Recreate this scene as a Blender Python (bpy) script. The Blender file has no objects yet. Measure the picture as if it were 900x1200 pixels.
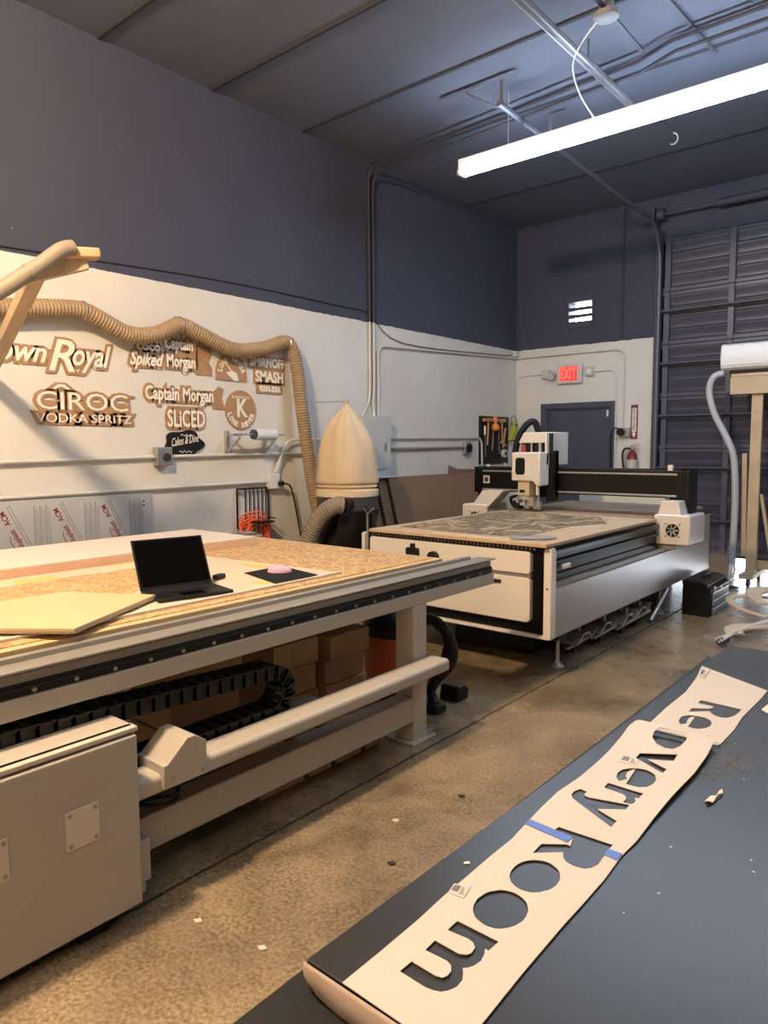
import bpy, bmesh, math, random
from mathutils import Vector, Matrix
random.seed(7)
PI = math.pi
S = bpy.context.scene
C = S.collection
# ---------------------------------------------------------------- camera, world, exposure
cam_d = bpy.data.cameras.new('camera'); cam = bpy.data.objects.new('camera', cam_d); C.objects.link(cam)
_yaw, _pit, _rol = math.radians(-39.946), math.radians(-5.244), math.radians(-0.339)
_f = Vector((math.sin(_yaw)*math.cos(_pit), math.cos(_yaw)*math.cos(_pit), math.sin(_pit)))
_r = Vector((math.cos(_yaw), -math.sin(_yaw), 0)); _u = _r.cross(_f)
_r2 = _r*math.cos(_rol)+_u*math.sin(_rol); _u2 = _u*math.cos(_rol)-_r*math.sin(_rol)
M = Matrix((_r2, _u2, -_f)).transposed().to_4x4(); M.translation = Vector((0, 0, 1.55))
cam.matrix_world = M
cam_d.sensor_fit = 'VERTICAL'; cam_d.sensor_height = 24.0; cam_d.lens = 837.5/1200*24.0
cam_d.clip_start = 0.05; cam_d.clip_end = 200
S.camera = cam
w = bpy.data.worlds.new('sky'); S.world = w; w.use_nodes = True
w.node_tree.nodes['Background'].inputs[0].default_value = (0.82, 0.9, 1.0, 1)
w.node_tree.nodes['Background'].inputs[1].default_value = 5.0
S.view_settings.view_transform = 'Standard'; S.view_settings.look = 'None'
S.view_settings.gamma = 1; S.view_settings.use_curve_mapping = False
S.view_settings.exposure = 1.7
COOL = (0.66, 0.82, 1.0); COOL_E = 26.0
WARM = (1.0, 0.71, 0.43); WARM_E = 23.0; KEY_E = 360.0

# ---------------------------------------------------------------- materials
def mat(name, col, rough=0.5, metal=0.0, var=None, bump=None, spec=None):
    """var=(scale, other colour, low, high[, stretch]); bump=(scale, strength)"""
    m = bpy.data.materials.new(name); m.use_nodes = True
    nt = m.node_tree; b = nt.nodes['Principled BSDF']
    b.inputs['Base Color'].default_value = (*col, 1); b.inputs['Roughness'].default_value = rough
    b.inputs['Metallic'].default_value = metal
    if spec is not None: b.inputs['Specular IOR Level'].default_value = spec
    tc = nt.nodes.new('ShaderNodeTexCoord')
    def noise(scale, stretch=(1, 1, 1), detail=6):
        mp = nt.nodes.new('ShaderNodeMapping'); mp.inputs['Scale'].default_value = stretch
        n = nt.nodes.new('ShaderNodeTexNoise'); n.inputs['Scale'].default_value = scale; n.inputs['Detail'].default_value = detail
        nt.links.new(tc.outputs['Object'], mp.inputs[0]); nt.links.new(mp.outputs[0], n.inputs['Vector']); return n
    if var:
        sc, c2, lo, hi = var[:4]; st = var[4] if len(var) > 4 else (1, 1, 1)
        n = noise(sc, st); r = nt.nodes.new('ShaderNodeValToRGB')
        r.color_ramp.elements[0].position = lo; r.color_ramp.elements[1].position = hi
        r.color_ramp.elements[0].color = (*col, 1); r.color_ramp.elements[1].color = (*c2, 1)
        nt.links.new(n.outputs['Fac'], r.inputs[0]); nt.links.new(r.outputs[0], b.inputs['Base Color'])
    if bump:
        n = noise(bump[0]); bp = nt.nodes.new('ShaderNodeBump'); bp.inputs['Strength'].default_value = bump[1]; bp.inputs['Distance'].default_value = 0.01
        nt.links.new(n.outputs['Fac'], bp.inputs['Height']); nt.links.new(bp.outputs[0], b.inputs['Normal'])
    return m
def emis(name, col, e):
    m = bpy.data.materials.new(name); m.use_nodes = True; b = m.node_tree.nodes['Principled BSDF']
    b.inputs['Base Color'].default_value = (*[c*.5 for c in col], 1)
    b.inputs['Emission Color'].default_value = (*col, 1); b.inputs['Emission Strength'].default_value = e
    return m

# ---------------------------------------------------------------- mesh building
class MB:
    def __init__(s): s.v = []; s.f = []
    def add(s, vs, fs):
        o = len(s.v); s.v += [tuple(v) for v in vs]; s.f += [tuple(i+o for i in f) for f in fs]; return s
    def box(s, x0, x1, y0, y1, z0, z1):
        vs = [(x, y, z) for z in (z0, z1) for y in (y0, y1) for x in (x0, x1)]
        return s.add(vs, [(0, 2, 3, 1), (4, 5, 7, 6), (0, 1, 5, 4), (2, 6, 7, 3), (0, 4, 6, 2), (1, 3, 7, 5)])
    def obox(s, c, ax, ay, az):
        c, ax, ay, az = map(Vector, (c, ax, ay, az))
        vs = [c+ax*i+ay*j+az*k for k in (-1, 1) for j in (-1, 1) for i in (-1, 1)]
        return s.add(vs, [(0, 2, 3, 1), (4, 5, 7, 6), (0, 1, 5, 4), (2, 6, 7, 3), (0, 4, 6, 2), (1, 3, 7, 5)])
    def bar(s, p, q, w, h=None, up=(0, 0, 1)):
        p, q = Vector(p), Vector(q); d = (q-p); a = d.normalized(); h = h or w
        n = a.cross(Vector(up))
        if n.length < 1e-4: n = a.cross(Vector((1, 0, 0)))
        n.normalize(); u = n.cross(a)
        return s.obox((p+q)/2, n*w/2, a*d.length/2, u*h/2)
    def prism(s, pts, a, b, axis='x'):
        """polygon pts extruded from a to b along axis; pts are the two other coordinates in xyz order"""
        n = len(pts)
        def P(p, t): return (t, p[0], p[1]) if axis == 'x' else (p[0], t, p[1]) if axis == 'y' else (p[0], p[1], t)
        vs = [P(p, a) for p in pts]+[P(p, b) for p in pts]
        return s.add(vs, [tuple(range(n))[::-1], tuple(range(n, 2*n))]+[(i, (i+1) % n, n+(i+1) % n, n+i) for i in range(n)])
    def tube(s, path, r, seg=10, caps=True):
        path = [Vector(p) for p in path]; rr = r if isinstance(r, (list, tuple)) else [r]*len(path)
        n = len(path); T = []
        for i in range(n):
            t = path[min(i+1, n-1)]-path[max(i-1, 0)]; T.append(t.normalized())
        u = T[0].cross(Vector((0.013, 0.021, 1)))
        if u.length < 0.05: u = T[0].cross(Vector((1, 0.02, 0)))
        u.normalize(); vs = []; fs = []
        for i in range(n):
            u = (u-T[i]*u.dot(T[i])).normalized(); v = T[i].cross(u)
            for k in range(seg):
                a = 2*PI*k/seg; vs.append(path[i]+(u*math.cos(a)+v*math.sin(a))*rr[i])
        for i in range(n-1):
            for k in range(seg):
                a, b = i*seg+k, i*seg+(k+1) % seg; fs.append((a, b, b+seg, a+seg))
        if caps: fs.append(tuple(range(seg))[::-1]); fs.append(tuple(range((n-1)*seg, n*seg)))
        return s.add(vs, fs)
    def cyl(s, p, q, r, seg=14): return s.tube([p, q], r, seg)
    def lathe(s, c, prof, seg=20, f=None):
        """prof list of (r, z) about vertical axis through c"""
        vs = []; fs = []; n = len(prof)
        for i, (r, z) in enumerate(prof):
            for k in range(seg):
                a = 2*PI*k/seg; m = f(a, z) if f else 1
                vs.append((c[0]+r*m*math.cos(a), c[1]+r*m*math.sin(a), c[2]+z))
        for i in range(n-1):
            for k in range(seg):
                a, b = i*seg+k, i*seg+(k+1) % seg; fs.append((a, b, b+seg, a+seg))
        fs.append(tuple(range(seg))[::-1]); fs.append(tuple(range((n-1)*seg, n*seg)))
        return s.add(vs, fs)
def smooth_path(pts, n=8):
    pts = [Vector(p) for p in pts]; out = []
    for i in range(len(pts)-1):
        p0, p1, p2, p3 = pts[max(i-1, 0)], pts[i], pts[i+1], pts[min(i+2, len(pts)-1)]
        for k in range(n):
            t = k/n; out.append(0.5*((2*p1)+(p2-p0)*t+(2*p0-5*p1+4*p2-p3)*t*t+(3*p1-p0-3*p2+p3)*t**3))
    return out+[pts[-1]]
def resample(path, step):
    out = [path[0]]; acc = 0
    for a, b in zip(path, path[1:]):
        d = (b-a).length
        while acc+d >= step:
            t = (step-acc)/d; a = a.lerp(b, t); out.append(a.copy()); d = (b-a).length; acc = 0
        acc += d
    return out
def ribbed(path, r, pitch=0.024, amp=0.006, seg=12):
    p = resample(smooth_path(path, 14), pitch/4)
    rr = [r+amp*(0, 0.8, 1, 0.8)[i % 4]-amp*.5 for i in range(len(p))]
    return MB().tube(p, rr, seg)

def link(o, parent=None):
    C.objects.link(o)
    if parent is not None: o.parent = parent
    return o
def mesh_of(name, mb, material, off=(0, 0, 0), smooth=True):
    me = bpy.data.meshes.new(name)
    me.from_pydata([(v[0]-off[0], v[1]-off[1], v[2]-off[2]) for v in mb.v], [], mb.f)
    bm = bmesh.new(); bm.from_mesh(me); bmesh.ops.recalc_face_normals(bm, faces=bm.faces); bm.to_mesh(me); bm.free()
    me.materials.append(material)
    if smooth:
        me.polygons.foreach_set('use_smooth', [True]*len(me.polygons)); me.set_sharp_from_angle(angle=math.radians(35))
    return me
ROOT = {}
def thing(name, label, cat, loc, group=None, kind=None):
    o = bpy.data.objects.new(name, None); o.empty_display_size = 0.1; o.location = loc; link(o)
    if kind: o['kind'] = kind
    else: o['label'] = label; o['category'] = cat
    if label and kind: o['label'] = label
    if group: o['group'] = group
    ROOT[o] = Vector(loc); return o
def part(name, mb, m, parent, bev=0, label=None, seg=2, stuff=False):
    r = parent
    while r.parent: r = r.parent
    o = bpy.data.objects.new(name, mesh_of(name, mb, m, ROOT[r])); link(o, parent)
    if bev:
        b = o.modifiers.new('bevel', 'BEVEL'); b.width = bev; b.segments = seg; b.limit_method = 'ANGLE'; b.angle_limit = math.radians(40); b.harden_normals = False
    if label: o['label'] = label
    if stuff: o['kind'] = 'stuff'
    return o
def single(name, mb, m, label, cat, loc, group=None, bev=0, stuff=False):
    o = bpy.data.objects.new(name, mesh_of(name, mb, m, loc)); o.location = loc; link(o); ROOT[o] = Vector(loc)
    o['label'] = label; o['category'] = cat
    if group: o['group'] = group
    if stuff: o['kind'] = 'stuff'
    if bev:
        b = o.modifiers.new('bevel', 'BEVEL'); b.width = bev; b.segments = 2; b.limit_method = 'ANGLE'; b.angle_limit = math.radians(40)
    return o
def struct(name, mb, m, bev=0):
    o = bpy.data.objects.new(name, mesh_of(name, mb, m)); link(o); o['kind'] = 'structure'; ROOT[o] = Vector((0, 0, 0))
    if bev:
        b = o.modifiers.new('bevel', 'BEVEL'); b.width = bev; b.segments = 2; b.limit_method = 'ANGLE'
    return o
def copy_tree(o, parent=None, shift=None):
    c = o.copy(); C.objects.link(c)
    if parent is not None: c.parent = parent
    if shift is not None: c.location = Vector(o.location)+Vector(shift)
    for ch in list(o.children): copy_tree(ch, c)
    return c
def text_mb(txt, frame, box, bold=0.0, shear=0.0, depth=0.002, space=1.0, res=3):
    """text fitted to box=(u0,u1,v0,v1) on frame=(origin, U, V, N)"""
    cu = bpy.data.curves.new('t', 'FONT'); cu.body = txt; cu.size = 1; cu.offset = 0; cu.extrude = 0
    cu.shear = shear; cu.space_character = space; cu.resolution_u = res
    ob = bpy.data.objects.new('t', cu); C.objects.link(ob)
    dg = bpy.context.evaluated_depsgraph_get(); dg.update()
    me = bpy.data.meshes.new_from_object(ob.evaluated_get(dg))
    xs = [v.co.x for v in me.vertices]; ys = [v.co.y for v in me.vertices]
    x0, x1, y0, y1 = min(xs), max(xs), min(ys), max(ys); bpy.data.meshes.remove(me)
    sx = (box[1]-box[0])/(x1-x0); sy = (box[3]-box[2])/(y1-y0)
    cu.offset = bold/((sx+sy)/2); cu.extrude = depth/2; dg = bpy.context.evaluated_depsgraph_get(); dg.update()
    me = bpy.data.meshes.new_from_object(ob.evaluated_get(dg))
    O, U, V, N = [Vector(k) for k in frame]; mb = MB()
    vs = [O+U*(box[0]+(v.co.x-x0)*sx)+V*(box[2]+(v.co.y-y0)*sy)+N*(v.co.z+depth/2) for v in me.vertices]
    mb.add(vs, [tuple(p.vertices) for p in me.polygons])
    bpy.data.meshes.remove(me); bpy.data.objects.remove(ob); bpy.data.curves.remove(cu)
    return mb
def merge(*ms):
    r = MB()
    for m in ms: r.add(m.v, m.f)
    return r

# ---------------------------------------------------------------- lamps (the fluorescent battens of the hall)
M_tube_cool = emis('cool_tube', COOL, COOL_E)
M_tube_warm = emis('warm_tube', WARM, WARM_E)
M_batten = mat('batten_paint', (0.62, 0.64, 0.68), 0.4)
XL, YB, ZC = -5.27, 9.3, 4.62
def batten(label, x0, x1, y, z, mt, group=None):
    t = thing('fluorescent_light', label, 'light', ((x0+x1)/2, y, z+0.07), group)
    part('housing', MB().prism([(y-.040, z+.024), (y+.040, z+.024), (y+.040, z+.115), (y-.040, z+.115)], x0, x1), M_batten, t)
    for dx in (x0, x1):
        s = 1 if dx == x0 else -1
        part('lamp_holder', MB().box(dx, dx+s*.03, y-.06, y+.06, z-.03, z+.02), M_batten, t, .004)
    n = max(1, round((x1-x0)/1.22)); L = (x1-x0-.06)/n
    for i in range(n):
        for dy in (-.042, .042):
            part('tube', MB().cyl((x0+.03+i*L, y+dy, z), (x0+.03+(i+1)*L-.004, y+dy, z), .0195, 8), mt, t)
    for dx in (x0+.5, x1-.5):
        part('hanging_wire', MB().cyl((dx, y, z+.08), (dx, y, ZC), .003, 6), M_batten, t)
    return t
batten('long cool white fluorescent batten hanging over the white router at the right', -3.845, 1.04, 5.72, 4.05, M_tube_cool)
batten('warm white fluorescent batten hanging behind the camera over the black worktable', -0.9, 1.55, -1.6, 3.85, M_tube_warm)
M_key = emis('warm_globe', WARM, KEY_E)
t = thing('globe_lamp', 'warm pendant globe lamp hanging over the near left end of the grey router table', 'light', (-2.4, 0.2, 4.05))
part('globe', MB().lathe((-2.4, .2, 4.2), [(.15*math.sin(a), -.15*math.cos(a)) for a in [PI*i/12 for i in range(1, 12)]], 20), M_key, t)
part('cap', MB().lathe((-2.4, .2, 4.2), [(.06, .14), (.06, .2), (.02, .22)], 16), M_batten, t)
part('hanging_wire', MB().cyl((-2.4, .2, 4.4), (-2.4, .2, ZC), .004, 6), M_batten, t)

# ---------------------------------------------------------------- setting materials
DARK = (0.046, 0.053, 0.088); WHITE = (0.66, 0.65, 0.62)
def wall_mat(name, axis_edge=None):
    m = mat(name, WHITE, 0.85, bump=(14, 0.35)); nt = m.node_tree; b = nt.nodes['Principled BSDF']; N = nt.nodes.new; Lk = nt.links.new
    g = N('ShaderNodeNewGeometry'); sp = N('ShaderNodeSeparateXYZ'); Lk(g.outputs['Position'], sp.inputs[0])
    n = N('ShaderNodeTexNoise'); n.inputs['Scale'].default_value = 9; Lk(g.outputs['Position'], n.inputs['Vector'])
    def ma(op, a, b_):
        q = N('ShaderNodeMath'); q.operation = op
        for i, v in enumerate((a, b_)):
            if isinstance(v, (int, float)): q.inputs[i].default_value = v
            else: Lk(v, q.inputs[i])
        return q.outputs[0]
    wob = ma('MULTIPLY', ma('SUBTRACT', n.outputs['Fac'], 0.5), 0.02)
    f = ma('GREATER_THAN', ma('ADD', sp.outputs['Z'], wob), 2.91)
    if axis_edge is not None:
        f = ma('MAXIMUM', f, ma('GREATER_THAN', ma('ADD', sp.outputs['X'], wob), axis_edge))
    n2 = N('ShaderNodeTexNoise'); n2.inputs['Scale'].default_value = 1.6; n2.inputs['Detail'].default_value = 8; Lk(g.outputs['Position'], n2.inputs['Vector'])
    def ramp(c1, c2):
        r = N('ShaderNodeValToRGB'); r.color_ramp.elements[0].position = .35; r.color_ramp.elements[1].position = .7
        r.color_ramp.elements[0].color = (*c1, 1); r.color_ramp.elements[1].color = (*c2, 1); Lk(n2.outputs['Fac'], r.inputs[0]); return r.outputs[0]
    mx = N('ShaderNodeMix'); mx.data_type = 'RGBA'; Lk(f, mx.inputs['Factor'])
    Lk(ramp(WHITE, (0.60, 0.60, 0.58)), mx.inputs['A']); Lk(ramp(DARK, (DARK[0]*1.12, DARK[1]*1.12, DARK[2]*1.15)), mx.inputs['B'])
    # chipped paint flecks
    vo = N('ShaderNodeTexNoise'); vo.inputs['Scale'].default_value = 30; vo.inputs['Detail'].default_value = 3; Lk(g.outputs['Position'], vo.inputs['Vector'])
    ck = ma('MULTIPLY', ma('GREATER_THAN', vo.outputs['Fac'], 0.765), f)
    mx2 = N('ShaderNodeMix'); mx2.data_type = 'RGBA'; Lk(ck, mx2.inputs['Factor']); Lk(mx.outputs['Result'], mx2.inputs['A']); mx2.inputs['B'].default_value = (.45, .45, .46, 1)
    Lk(mx2.outputs['Result'], b.inputs['Base Color'])
    return m
M_wall = wall_mat('two_tone_wall'); M_wallb = wall_mat('two_tone_back_wall', -3.29)
M_ceil = mat('ceiling_paint', (0.125, 0.137, 0.182), 0.8, var=(1.3, (0.14, 0.153, 0.205), .35, .7), bump=(25, .3))
M_dark = mat('slate_paint', DARK, 0.55, var=(3, (0.056, 0.062, 0.098), .3, .7))
M_door = mat('door_paint', (0.050, 0.058, 0.098), 0.45, var=(4, (0.058, 0.066, 0.108), .3, .7))

# floor with worn brown sealed concrete
M_floor = mat('sealed_concrete', (0.25, 0.19, 0.125), 0.35)
def floor_nodes():
    nt = M_floor.node_tree; b = nt.nodes['Principled BSDF']; N = nt.nodes.new; Lk = nt.links.new
    g = N('ShaderNodeNewGeometry')
    def nz(s, d=8, dist=0):
        n = N('ShaderNodeTexNoise'); n.inputs['Scale'].default_value = s; n.inputs['Detail'].default_value = d; n.inputs['Distortion'].default_value = dist
        Lk(g.outputs['Position'], n.inputs['Vector']); return n.outputs['Fac']
    def ramp(f, a, ca, b_, cb):
        r = N('ShaderNodeValToRGB'); r.color_ramp.elements[0].position = a; r.color_ramp.elements[1].position = b_
        r.color_ramp.elements[0].color = (*ca, 1); r.color_ramp.elements[1].color = (*cb, 1); Lk(f, r.inputs[0]); return r.outputs[0]
    c1 = ramp(nz(1.7, 9, .6), .34, (0.145, 0.108, 0.068), .68, (0.365, 0.275, 0.175))
    c2 = ramp(nz(70, 9), .36, (0.42, 0.40, 0.37), .64, (1.3, 1.3, 1.28))
    mx = N('ShaderNodeMix'); mx.data_type = 'RGBA'; mx.blend_type = 'MULTIPLY'; mx.inputs['Factor'].default_value = .75
    Lk(c1, mx.inputs['A']); Lk(c2, mx.inputs['B'])
    c3 = ramp(nz(6, 10, .8), .46, (0, 0, 0), .72, (1, 1, 1))
    m2 = N('ShaderNodeMix'); m2.data_type = 'RGBA'; m2.inputs['B'].default_value = (0.40, 0.31, 0.20, 1)
    q = N('ShaderNodeMath'); q.operation = 'MULTIPLY'; Lk(c3, q.inputs[0]); q.inputs[1].default_value = .3
    Lk(q.outputs[0], m2.inputs['Factor']); Lk(mx.outputs['Result'], m2.inputs['A']); Lk(m2.outputs['Result'], b.inputs['Base Color'])
    r = N('ShaderNodeMapRange'); Lk(nz(5, 6), r.inputs['Value']); r.inputs['To Min'].default_value = .16; r.inputs['To Max'].default_value = .42
    Lk(r.outputs[0], b.inputs['Roughness'])
    bp = N('ShaderNodeBump'); bp.inputs['Strength'].default_value = .12; bp.inputs['Distance'].default_value = .01; Lk(nz(60, 5), bp.inputs['Height']); Lk(bp.outputs[0], b.inputs['Normal'])
floor_nodes()
XR, YR = 4.0, -4.0
fl = MB()
jx = -2.115
fl.box(XL-.2, jx-.004, YR-.2, YB+6, -.2, 0); fl.box(jx+.004, XR+.2, YR-.2, YB+6, -.2, 0); fl.box(jx-.004, jx+.004, YR-.2, YB+6, -.2, -.012)
struct('floor', fl, M_floor)
rj = random.Random(3); M_joint = mat('joint_filler', (0.03, 0.024, 0.018), .9)
jm = MB(); y = .3
while y < 9:
    L = rj.uniform(.015, .07); o1 = rj.uniform(-.004, .003); jm.box(jx-.005+o1-rj.random()*.004, jx+.005+o1+rj.random()*.004, y, y+L, -.01, .0008); y += L+rj.uniform(0, .012)
o = struct('trim_1', jm, M_joint); o['label'] = 'dark filled saw joint in the concrete floor'
# walls
struct('wall_left', MB().box(XL-.2, XL, YR-.2, YB+.2, 0, ZC), M_wall)
wb = MB()
DX0, DX1, DZ = -4.86, -3.785, 2.13      # entry door rough opening with frame
VX0, VX1, VZ0, VZ1 = -4.50, -4.12, 3.17, 3.56
GX0, GX1, GZ = -3.2, 0.46, 4.10
YB2 = YB+.2
wb.box(XL-.2, DX0, YB, YB2, 0, ZC); wb.box(DX0, DX1, YB, YB2, DZ, VZ0); wb.box(DX1, GX0, YB, YB2, 0, VZ0)
wb.box(DX0, VX0, YB, YB2, VZ0, VZ1); wb.box(VX1, GX0, YB, YB2, VZ0, VZ1); wb.box(DX0, GX0, YB, YB2, VZ1, ZC)
wb.box(GX0, GX1, YB, YB2, GZ, ZC); wb.box(GX1, XR+.2, YB, YB2, 0, ZC)
struct('wall_back', wb, M_wallb)
struct('wall_right', MB().box(XR, XR+.2, YR-.2, YB, 0, ZC), M_wall)
struct('wall_rear', MB().box(XL-.2, XR+.2, YR-.2, YR, 0, ZC), M_wall)
struct('ceiling', MB().box(XL-.2, XR+.2, YR-.2, YB+.2, ZC, ZC+.2), M_ceil)
M_ridge = mat('ceiling_joint_paint', (0.035, 0.037, 0.05), 0.85)
k = 2
for yy in (0.95, 1.96, 2.98, 4.01, 5.08, 6.12, 7.95):
    o = struct('trim_%d' % k, MB().box(XL, XR, yy-.012, yy+.022, ZC-.014, ZC), M_ridge, .004); k += 1
M_wire = mat('painted_wire', (0.10, 0.10, 0.12), .5)
# ---------------------------------------------------------------- entry door
d1 = thing('door_1', 'slate painted flat metal door with slate frame', None, ((DX0+DX1)/2, YB, 0), kind='structure')
part('door_frame', merge(MB().box(DX0, DX0+.10, YB-.02, YB+.15, 0, DZ), MB().box(DX1-.06, DX1, YB-.02, YB+.15, 0, DZ), MB().box(DX0, DX1, YB-.021, YB+.15, DZ-.075, DZ+.004)), M_door, d1, .004)
part('door_stop', merge(MB().box(DX0+.10, DX0+.125, YB+.01, YB+.15, 0, DZ-.075), MB().box(DX0+.1, DX1-.06, YB+.012, YB+.15, DZ-.10, DZ-.075)), M_door, d1, .002)
part('door_leaf', MB().box(DX0+.125, DX1-.06, YB+.03, YB+.08, 0.01, DZ-.10), M_door, d1, .003)
M_white = mat('white_plastic', (0.75, 0.75, 0.73), .4)
M_steel = mat('brushed_steel', (0.5, 0.5, 0.52), .35, .9)
part('door_handle', merge(MB().cyl((DX1-.13, YB+.03, 1.02), (DX1-.13, YB-.04, 1.02), .012), MB().cyl((DX1-.13, YB-.035, 1.02), (DX1-.25, YB-.035, 1.02), .01)), M_steel, d1)
part('alarm_contact', MB().box(DX1-.115, DX1-.09, YB-.0, YB+.03, DZ-.20, DZ-.11), M_white, d1, .003)
for zz in (.3, 1.1, 1.85): part('hinge', MB().cyl((DX0+.125, YB+.02, zz-.05), (DX0+.125, YB+.02, zz+.05), .008), M_door, d1)
# ---------------------------------------------------------------- louvred vent
w1 = thing('window_1', 'small louvred wall vent letting in daylight', None, ((VX0+VX1)/2, YB, VZ0), kind='structure')
part('vent_frame', merge(MB().box(VX0-.03, VX0+.04, YB-.018, YB+.2, VZ0-.12, VZ1+.03), MB().box(VX1-.012, VX1+.02, YB-.015, YB+.2, VZ0-.02, VZ1+.02), MB().box(VX0, VX1, YB-.03, YB+.2, VZ1-.078, VZ1+.03), MB().box(VX0, VX1, YB-.015, YB+.2, VZ0-.03, VZ0+.055)), M_dark, w1, .003)
for i, zz in enumerate((3.303, 3.398)):
    part('louver', MB().obox(((VX0+VX1)/2, YB+.03, zz), (.19, 0, 0), (0, .03, .008), (0, -.002, .022)), M_dark, w1)
# ---------------------------------------------------------------- garage door
M_gar = mat('garage_panel_paint', (0.052, 0.056, 0.088), .38, var=(2.5, (0.068, 0.070, 0.100), .3, .7))
M_garB = mat('garage_stile_paint', (0.074, 0.078, 0.118), .42)
M_galv = mat('galvanised', (0.42, 0.43, 0.45), .38, .45)
M_trackp = mat('track_paint', (0.13, 0.135, 0.17), .45, .3)
d2 = thing('door_2', 'tall slate sectional roller garage door of ribbed panels, open a hand above the floor', None, (GX0, YB, 0), kind='structure')
part('jamb', merge(MB().box(GX0-.08, GX0, YB-.06, YB+.1, 0, 4.2), MB().box(GX1, GX1+.08, YB-.06, YB+.1, 0, 4.2)), M_dark, d2, .004)
SH = 0.6495; zb0 = .205
stx = [GX0+.055, -2.395, -1.625, -.855, -.085, GX1-.055]
def bay_mesh(x0, x1):
    prof = []; n = 4; z0, z1 = .05, SH-.05; y0 = 0
    prof.append((0, .0)); prof.append((0, z0))
    for i in range(n):
        a = z0+(z1-z0)*i/n; h = (z1-z0)/n
        prof += [(.030, a+h*.16), (.030, a+h*.52), (.004, a+h*.80), (.0, a+h)]
    prof += [(0, SH-.003)]
    mb = MB(); vs = []; fs = []
    for x in (x0, x1):
        for p in prof: vs.append((x, YB+.02+p[0], p[1]))
    m = len(prof)
    for i in range(m-1): fs.append((i, i+1, m+i+1, m+i))
    mb.add(vs, fs); return mb
for j in range(6):
    z0 = zb0+j*SH
    for i in range(5):
        mb = bay_mesh(stx[i]+.03, stx[i+1]-.03); mb.v = [(v[0], v[1], v[2]+z0) for v in mb.v]
        part('ribbed_panel', mb, M_gar, d2)
    part('section_rail', merge(MB().box(GX0, GX1, YB+.062, YB+.072, z0-.02, z0+SH+.02), MB().box(GX0, GX1, YB-.0, YB+.03, z0-.0, z0+.045), MB().box(GX0, GX1, YB+.004, YB+.03, z0+SH-.048, z0+SH-.004)), M_gar, d2, .004)
    for x in stx: part('stile', MB().box(x-.035, x+.035, YB-.012, YB+.03, z0+.002, z0+SH-.006), M_garB, d2, .004)
    if j < 5:
        for x in stx: part('hinge', merge(MB().box(x-.028, x+.028, YB-.02, YB-.01, z0+SH-.05, z0+SH+.05), MB().cyl((x-.04, YB-.022, z0+SH), (x+.04, YB-.022, z0+SH), .010, 8)), M_garB, d2)
        part('strut', merge(MB().box(GX0, GX1, YB-.05, YB-.012, z0+SH-.265, z0+SH-.25), MB().box(GX0, GX1, YB-.05, YB-.045, z0+SH-.27, z0+SH-.225)), M_dark, d2)
part('bottom_seal', MB().box(GX0, GX1, YB-.0, YB+.04, zb0-.03, zb0), mat('black_rubber', (.02, .02, .022), .8), d2, .005)
for x in (GX0-.02, GX1+.02):
    pth = [(x, YB-.085, .02), (x, YB-.085, 3.75)]+[(x, YB-.085-.38+.38*math.cos(a), 3.75+.5*math.sin(a)) for a in [PI/2*t/8 for t in range(1, 9)]]+[(x, 5.35, 4.36)]
    part('track', MB().tube(pth, .024, 8), M_trackp, d2)
part('torsion_shaft', MB().cyl((GX0-.1, YB-.16, 4.36), (GX1+.1, YB-.16, 4.36), .014), M_dark, d2)
part('torsion_spring', ribbed([(-2.55, YB-.16, 4.36), (-2.0, YB-.16, 4.36), (-1.2, YB-.16, 4.36)], .045, .02, .006, 12), M_dark, d2)
part('cable_drum', MB().cyl((GX0-.03, YB-.16, 4.36), (GX0+.05, YB-.16, 4.36), .07, 18), M_dark, d2)
part('bearing_bracket', MB().box(GX0-.07, GX0-.05, YB-.24, YB, 4.27, 4.45), M_dark, d2, .004)
# hangers of the horizontal track
def hang(x, y, full):
    hg = merge(MB().box(x-.62 if full else x-.04, x+.12, y-.02, y+.02, ZC-.034, ZC-.03), MB().bar((x-.02, y, ZC-.04), (x-.02, y, 4.38), .03, .004, (0, 1, 0)))
    if full: hg = merge(hg, MB().bar((x-.38, y, ZC-.04), (x-.03, y+.26, 4.38), .035, .004))
    part('track_hanger', hg, M_trackp, d2)
hang(GX0-.02, 5.42, True); hang(GX0-.02, 6.3, False)

# ---------------------------------------------------------------- things on the ceiling
M_cond = mat('white_conduit', (0.60, 0.60, 0.59), .45)
M_condd = mat('slate_conduit', (0.036, 0.039, 0.056), .7)
def arc(c, r, a0, a1, u, v, n=6):
    c, u, v = Vector(c), Vector(u), Vector(v)
    return [c+u*r*math.cos(a0+(a1-a0)*i/n)+v*r*math.sin(a0+(a1-a0)*i/n) for i in range(n+1)]
def conduit(label, path, r=.011, m=None, group=None):
    path = [Vector(p) for p in path]
    t = thing('conduit', label, 'pipe', path[0], group)
    part('pipe', MB().tube(path, r, 8), m or M_cond, t)
    return t
def bend(a, b, c, r=.1, n=6):
    a, b, c = Vector(a), Vector(b), Vector(c); u = (a-b).normalized(); v = (c-b).normalized()
    p, q = b+u*r, b+v*r
    return [p.lerp(b, t).lerp(b.lerp(q, t), t) for t in [i/n for i in range(n+1)]]
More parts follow.
